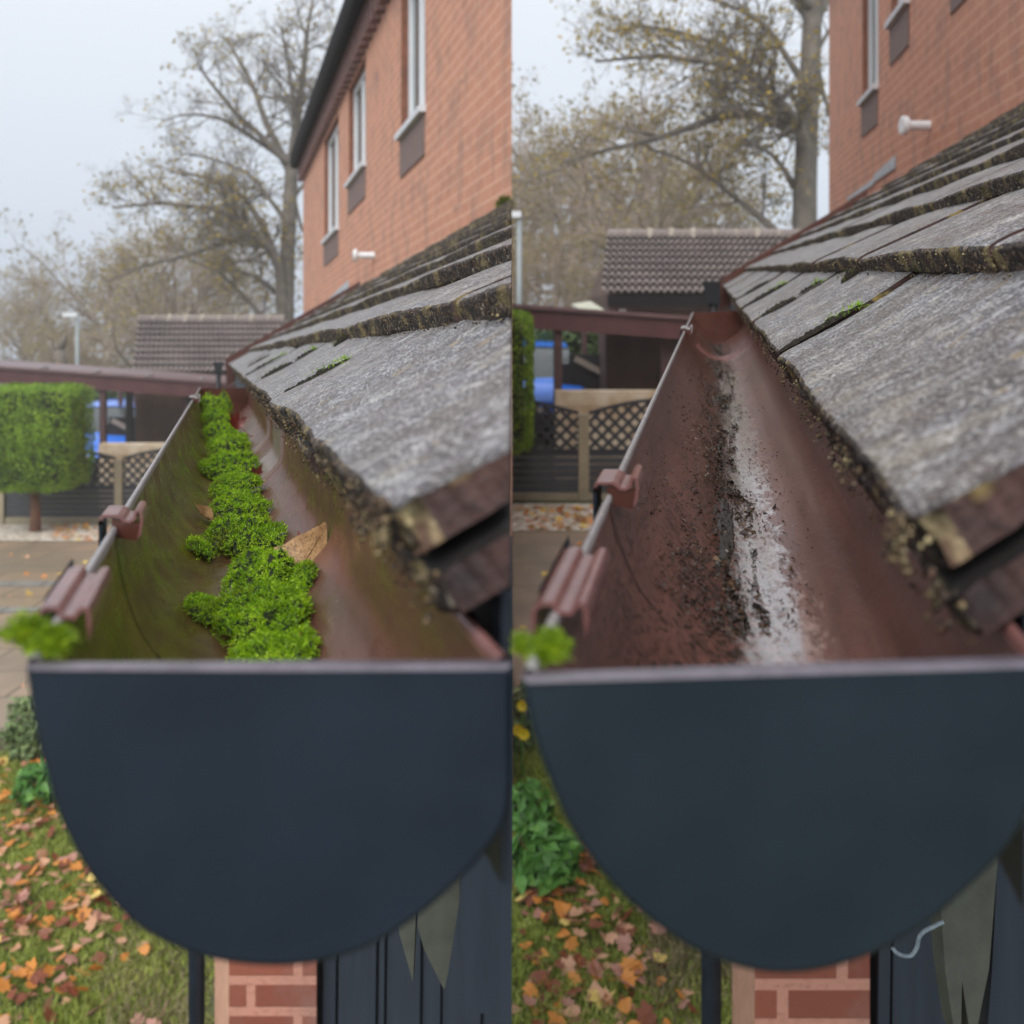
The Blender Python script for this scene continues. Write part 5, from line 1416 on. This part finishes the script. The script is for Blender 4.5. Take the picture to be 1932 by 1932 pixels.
bt = big_tree(); to_right(bt, 'tall almost bare tree with forked trunk behind the right garage', dx=-.12)
def wood_tree(y, px, pytop, spreadpx, seed, leafn, name='autumn_tree', dens=1.0):
    rg = random.Random(seed); x = X(px, y); z0 = gz(x, y); zt = Zp(pytop, y); H = zt - z0; Rr = spreadpx / F * y
    o = (x, y, z0)
    root = empty(name, o, 'x', 'tree', 'autumn trees beyond the carports')
    m = MB(); lv = []
    t0 = Vector((x, y, z0 - .3)); t1 = Vector((x + rg.gauss(0, .2), y, z0 + H * .38))
    tr = MB(); tr.tube([t0, t0.lerp(t1, .5), t1], [H * .03, H * .025, H * .02], 8)
    nl = int(15 * dens)
    for k in range(nl):
        f = k / nl; ang = k * 2.4 + rg.random()
        st = t0.lerp(t1, rg.uniform(.45, 1))
        el = rg.uniform(.0, 1.45); L = (Rr * math.cos(el) + (H * .6) * math.sin(el)) * rg.uniform(.7, 1.0)
        d = Vector((math.cos(ang) * math.cos(el), math.sin(ang) * math.cos(el), math.sin(el)))
        grow(m, lv, st, d, L, H * .012, 3, rg, .35, .5, {3: 9, 2: 6, 1: 4}, leafn)
    tr.build('trunk', M_bark2, root, smooth=True)
    m.build('branches', M_bark2, root)
    leaves_mesh(lv, .075 * y / 40, seed).build('leaves', M_treeleaf2, root)
    return root
W1 = wood_tree(42, 330, 425, 130, 61, 2)
W1['label'] = 'broad brown autumn tree with dense twigs left of the tall bare left tree'
W2_ = wood_tree(50, 200, 440, 120, 62, 2); W2_['label'] = 'broad brownish autumn tree above the street lamp on the left'
def again(src, px, y, scale, label, rot):
    c = copy_tree(src); x = X(px, y); c.location = (x, y, gz(x, y)); c.scale = (scale,) * 3; c.rotation_euler = (0, 0, rot); c['label'] = label; return c
again(W1, 60, 60, .95, 'hazy autumn tree at the far left behind the clipped topiary', 1.9)
again(W2_, 430, 56, .95, 'hazy autumn tree behind the left garage ridge', 2.7)
again(W1, 130, 38, .42, 'low autumn bush tree behind the pollarded stump on the left', 4.0)
to_right(W1, 'broad brown autumn tree with dense twigs left of the tall bare right tree')
again(W2_, 1075, 36.5, 1.0, 'broad brownish autumn tree near the seam above the right carport', 0)
again(W1, 985, 42, 1.0, 'hazy autumn tree touching the seam at the top of the right carport', 1.2)
again(W2_, 1300, 44, .9, 'hazy autumn tree behind the right garage ridge', 2.2)
again(W1, 1040, 27, .42, 'low autumn bush tree just above the right carport roof', 3.0)

# ------------------------------------------------------------------ lawn, weeds and fallen leaves below
def grass(name, x0, x1, y0, y1, n, seed, label, inside, hmin, hmax, mat):
    rg = random.Random(seed); m = MB(); k = 0
    while k < n:
        x, y = rg.uniform(x0, x1), rg.uniform(y0, y1)
        if not inside(x, y): continue
        k += 1
        cl = .6 + .6 * fn(x * 2.3, y * 2.3, seed)
        h = rg.uniform(hmin, hmax) * max(.35, cl); a = rg.uniform(0, 6.28); w = rg.uniform(.002, .0042)
        dx, dy = math.cos(a) * w, math.sin(a) * w; lx, ly = rg.gauss(0, .5) * h, rg.gauss(0, .5) * h
        z = gz(x, y)
        i = [m.vert(q) for q in ((x - dx, y - dy, z), (x + dx, y + dy, z), (x + dx * .8 + lx * .4, y + dy * .8 + ly * .4, z + h * .6), (x + lx, y + ly, z + h * .9), (x - dx * .8 + lx * .4, y - dy * .8 + ly * .4, z + h * .6))]
        m.face((i[0], i[1], i[2], i[4])); m.face((i[4], i[2], i[3]))
    return tag(m.build(name, mat, loc=((x0 + x1) / 2, y0, gz((x0 + x1) / 2, y0))), label, 'grass', kind='stuff')
grass('grass', -4.0, -1.0, 3.5, 6.4, 60000, 1, 'rough green lawn grass below the mossy gutter', lambda x, y: -.60 * y - .1 < x < -.27 * y, .03, .085, M_grass)
grass('dry_grass', -1.75, -1.0, 3.5, 4.6, 2500, 2, 'straw coloured dry grass beside the left downpipe', lambda x, y: -.42 * y < x < -.28 * y, .05, .13, M_straw)
grass('grass', -.1, 1.2, 3.1, 5.6, 40000, 3, 'rough green lawn grass below the cleaned gutter', lambda x, y: -.02 * y < x < .24 * y, .03, .085, M_grass)
grass('dry_grass', .45, .95, 3.2, 4.2, 2200, 4, 'straw coloured dry grass beside the right downpipe', lambda x, y: .14 * y < x < .24 * y, .05, .12, M_straw)
def bush(x, y, w, h, n, size, seed, label, mat, name='garden_shrub', cat='shrub'):
    z = gz(x, y)
    root = empty(name, (x, y, z), label, cat)
    def fp(r):
        d = Vector((r.gauss(0, 1), r.gauss(0, 1), r.gauss(0, 1))).normalized() * r.uniform(.5, 1) ** .5
        f = 1 + .4 * fn(d.x * 2.5, d.y * 2.5, d.z * 2.5 + seed)
        return (x + d.x * w * f, y + d.y * w * f, z + h * .5 + d.z * h * .5 * f), (d.x, d.y, d.z + .5)
    leaf_cloud(n, fp, size, seed, .6).build('leaves', mat, root)
    m = MB(); rg = random.Random(seed)
    for k in range(9):
        a = rg.uniform(0, 6.28); m.tube([(x, y, z - .02), (x + math.cos(a) * w * .4, y + math.sin(a) * w * .4, z + h * .5), (x + math.cos(a) * w * .8, y + math.sin(a) * w * .8, z + h * .85)], [.008, .006, .003], 5)
    m.build('stems', M_trunk, root)
    return root
bush(X(52, 6.3), 6.3, .13, .42, 900, .025, 71, 'pale green shrub at the drive edge left of the navy end cap', M_shrub)
bush(X(75, 5.7), 5.7, .14, .22, 300, .04, 72, 'dark leafy weed among orange leaves left of the navy end cap', M_herb, 'leafy_weed', 'weed')
bush(X(1030, 4.15), 4.15, .14, .24, 420, .045, 73, 'large dark green leafy weed left of the right navy end cap', M_herb, 'leafy_weed', 'weed')
bush(X(995, 4.55), 4.55, .12, .22, 300, .035, 74, 'smaller green weed above the large weed by the seam', M_herb, 'leafy_weed', 'weed')
bush(X(985, 5.3), 5.3, .09, .38, 380, .024, 75, 'upright pale plant below the yellow flowers by the seam', M_shrub, 'flowering_plant', 'plant')
def flower(px, py, y, label):
    p = at(px, py, y); z0 = gz(p.x, y)
    root = empty('yellow_flower', (p.x, y, z0), label, 'flower')
    m = MB(); m.tube([(p.x, y, z0), (p.x - .01, y, (z0 + p.z) / 2), p], .004, 5); m.build('stem', M_herb, root)
    m = MB()
    for k in range(9):
        a = k * .7; d = Vector((math.cos(a), -.35, math.sin(a))) * .034; s_ = Vector((-math.sin(a), 0, math.cos(a))) * .012
        m.face([m.vert(q) for q in (p, p + d * .6 + s_, p + d, p + d * .6 - s_)])
    m.build('petals', M_petal, root)
flower(986, 1330, 5.1, 'topmost yellow flower at the seam left of the right end cap')
flower(976, 1376, 5.05, 'yellow flower at the seam edge below the topmost one')
flower(988, 1384, 5.0, 'yellow flower lower right of the topmost one by the right end cap')
# leaves on lawn, drive and gravel
protos = {}
for k in LEAFCOL:
    protos[k] = [leaf_mesh('maple' if i < 2 else 'birch', 1.0, .55 - .9 * (i == 1), 100 + i + len(protos) * 7) for i in range(3)]
meshes = {}
first = {}
def drop(kind, i, x, y, s_, rg, label, group, lift=.02):
    if (kind, i) not in meshes:
        o = protos[kind][i].build('fallen_leaf', M_leaf[kind], loc=(0, 0, 0), smooth=True); meshes[kind, i] = o.data; bpy.data.objects.remove(o)
    o = bpy.data.objects.new('fallen_leaf', meshes[kind, i]); C.objects.link(o)
    o.location = (x, y, gz(x, y) + lift); o.scale = (s_,) * 3; o.rotation_euler = (rg.gauss(0, .45), rg.gauss(0, .45), rg.uniform(0, 6.28))
    tag(o, label, 'leaf', group)
rg = random.Random(99)
cols = ['orange', 'tan', 'tan', 'pink', 'orange', 'brown', 'orange', 'brown', 'yellow', 'pink', 'tan', 'brown']
adj = {'orange': 'orange', 'tan': 'pale tan', 'pink': 'pinkish brown', 'yellow': 'yellow', 'brown': 'dark brown'}
shp = ['lobed', 'lobed', 'oval']
for _ in range(132):
    while True:
        y = rg.uniform(3.55, 6.2); x = X(rg.uniform(-10, 345 - (y - 3.5) * 95), y)
        if fn(x * 2.2, y * 2.2, 4) + .25 > rg.random() * .8: break
    k = rg.choice(cols); i = rg.randrange(3)
    drop(k, i, x, y, rg.uniform(.055, .105) if i < 2 else rg.uniform(.04, .07), rg, f'{adj[k]} {shp[i]} fallen leaf on the lawn left of the left end cap', 'fallen leaves on the left lawn', .05)
for _ in range(22):
    y = rg.uniform(5.5, 6.1); x = X(rg.uniform(0, 110), y); k = rg.choice(['orange', 'tan', 'orange']); i = rg.randrange(2)
    drop(k, i, x, y, rg.uniform(.06, .11), rg, f'{adj[k]} {shp[i]} fallen leaf heaped at the left lawn edge', 'fallen leaves heaped at the left lawn edge', .06)
for _ in range(112):
    while True:
        y = rg.uniform(3.3, 4.4); x = X(rg.uniform(970, 1330 - (y - 3.3) * 170), y)
        if fn(x * 3.2, y * 3.2, 9) + .25 > rg.random() * .8: break
    k = rg.choice(cols); i = rg.randrange(3)
    drop(k, i, x, y, rg.uniform(.06, .11) if i < 2 else rg.uniform(.04, .07), rg, f'{adj[k]} {shp[i]} fallen leaf on the lawn left of the right end cap', 'fallen leaves on the right lawn', .05)
def litter(n, x_of, y0, y1, label, mats, lo=.05, hi=.12):
    m = MB()
    for _ in range(n):
        y = rg.uniform(y0, y1); x = x_of(y); s_ = rg.uniform(lo, hi); a = rg.uniform(0, 6.28); mi = rg.randrange(len(mats)); z = gz(x, y) + .03
        k = 7; ctr = m.vert((x, y, z)); tx, ty = rg.gauss(0, .4), rg.gauss(0, .4)
        rim_ = [m.vert((x + math.cos(a + 6.283 * j / k) * s_ * (.5 if j % 2 else .3), y + math.sin(a + 6.283 * j / k) * s_ * (.5 if j % 2 else .3), z + .3 * s_ * (tx * math.cos(6.283 * j / k) + ty * math.sin(6.283 * j / k)))) for j in range(k)]
        for j in range(k): m.face((ctr, rim_[j], rim_[(j + 1) % k]), mi)
    tag(m.build('leaf_litter', [M_leaf[q] for q in mats], loc=(x_of(y0), y0, gz(x_of(y0), y0))), label, kind='stuff')
litter(170, lambda y: X(rg.uniform(-10, 345 - (y - 3.5) * 95), y), 3.5, 6.3, 'dense small leaf litter scattered over the left lawn', ['orange', 'tan', 'pink', 'brown'], .035, .075)
litter(150, lambda y: X(rg.uniform(970, 1330 - (y - 3.3) * 170), y), 3.25, 4.5, 'dense small leaf litter scattered over the right lawn', ['orange', 'tan', 'pink', 'brown'], .035, .075)
litter(110, lambda y: X(rg.uniform(95, 235), y), 13.75, 14.95, 'orange leaf litter on the gravel bed at the left fence', ['orange', 'tan', 'yellow', 'orange'])
litter(130, lambda y: X(rg.uniform(970, 1135), y), 9.8, 10.75, 'orange leaf litter on the gravel border at the right fence', ['orange', 'tan', 'yellow', 'orange'])
for _ in range(16):
    y = rg.uniform(7.5, 13); x = X(rg.uniform(0, 190), y); k = rg.choice(['orange', 'yellow', 'tan']); i = rg.randrange(3)
    drop(k, i, x, y, rg.uniform(.06, .10), rg, f'{adj[k]} {shp[i]} fallen leaf lying on the wet drive', 'fallen leaves on the drive', .015)
for _ in range(12):
    y = rg.uniform(6, 9.5); x = X(rg.uniform(970, 1100), y); k = rg.choice(['orange', 'yellow', 'tan']); i = rg.randrange(3)
    drop(k, i, x, y, rg.uniform(.06, .10), rg, f'{adj[k]} {shp[i]} fallen leaf lying on the wet patio', 'fallen leaves on the patio', .015)
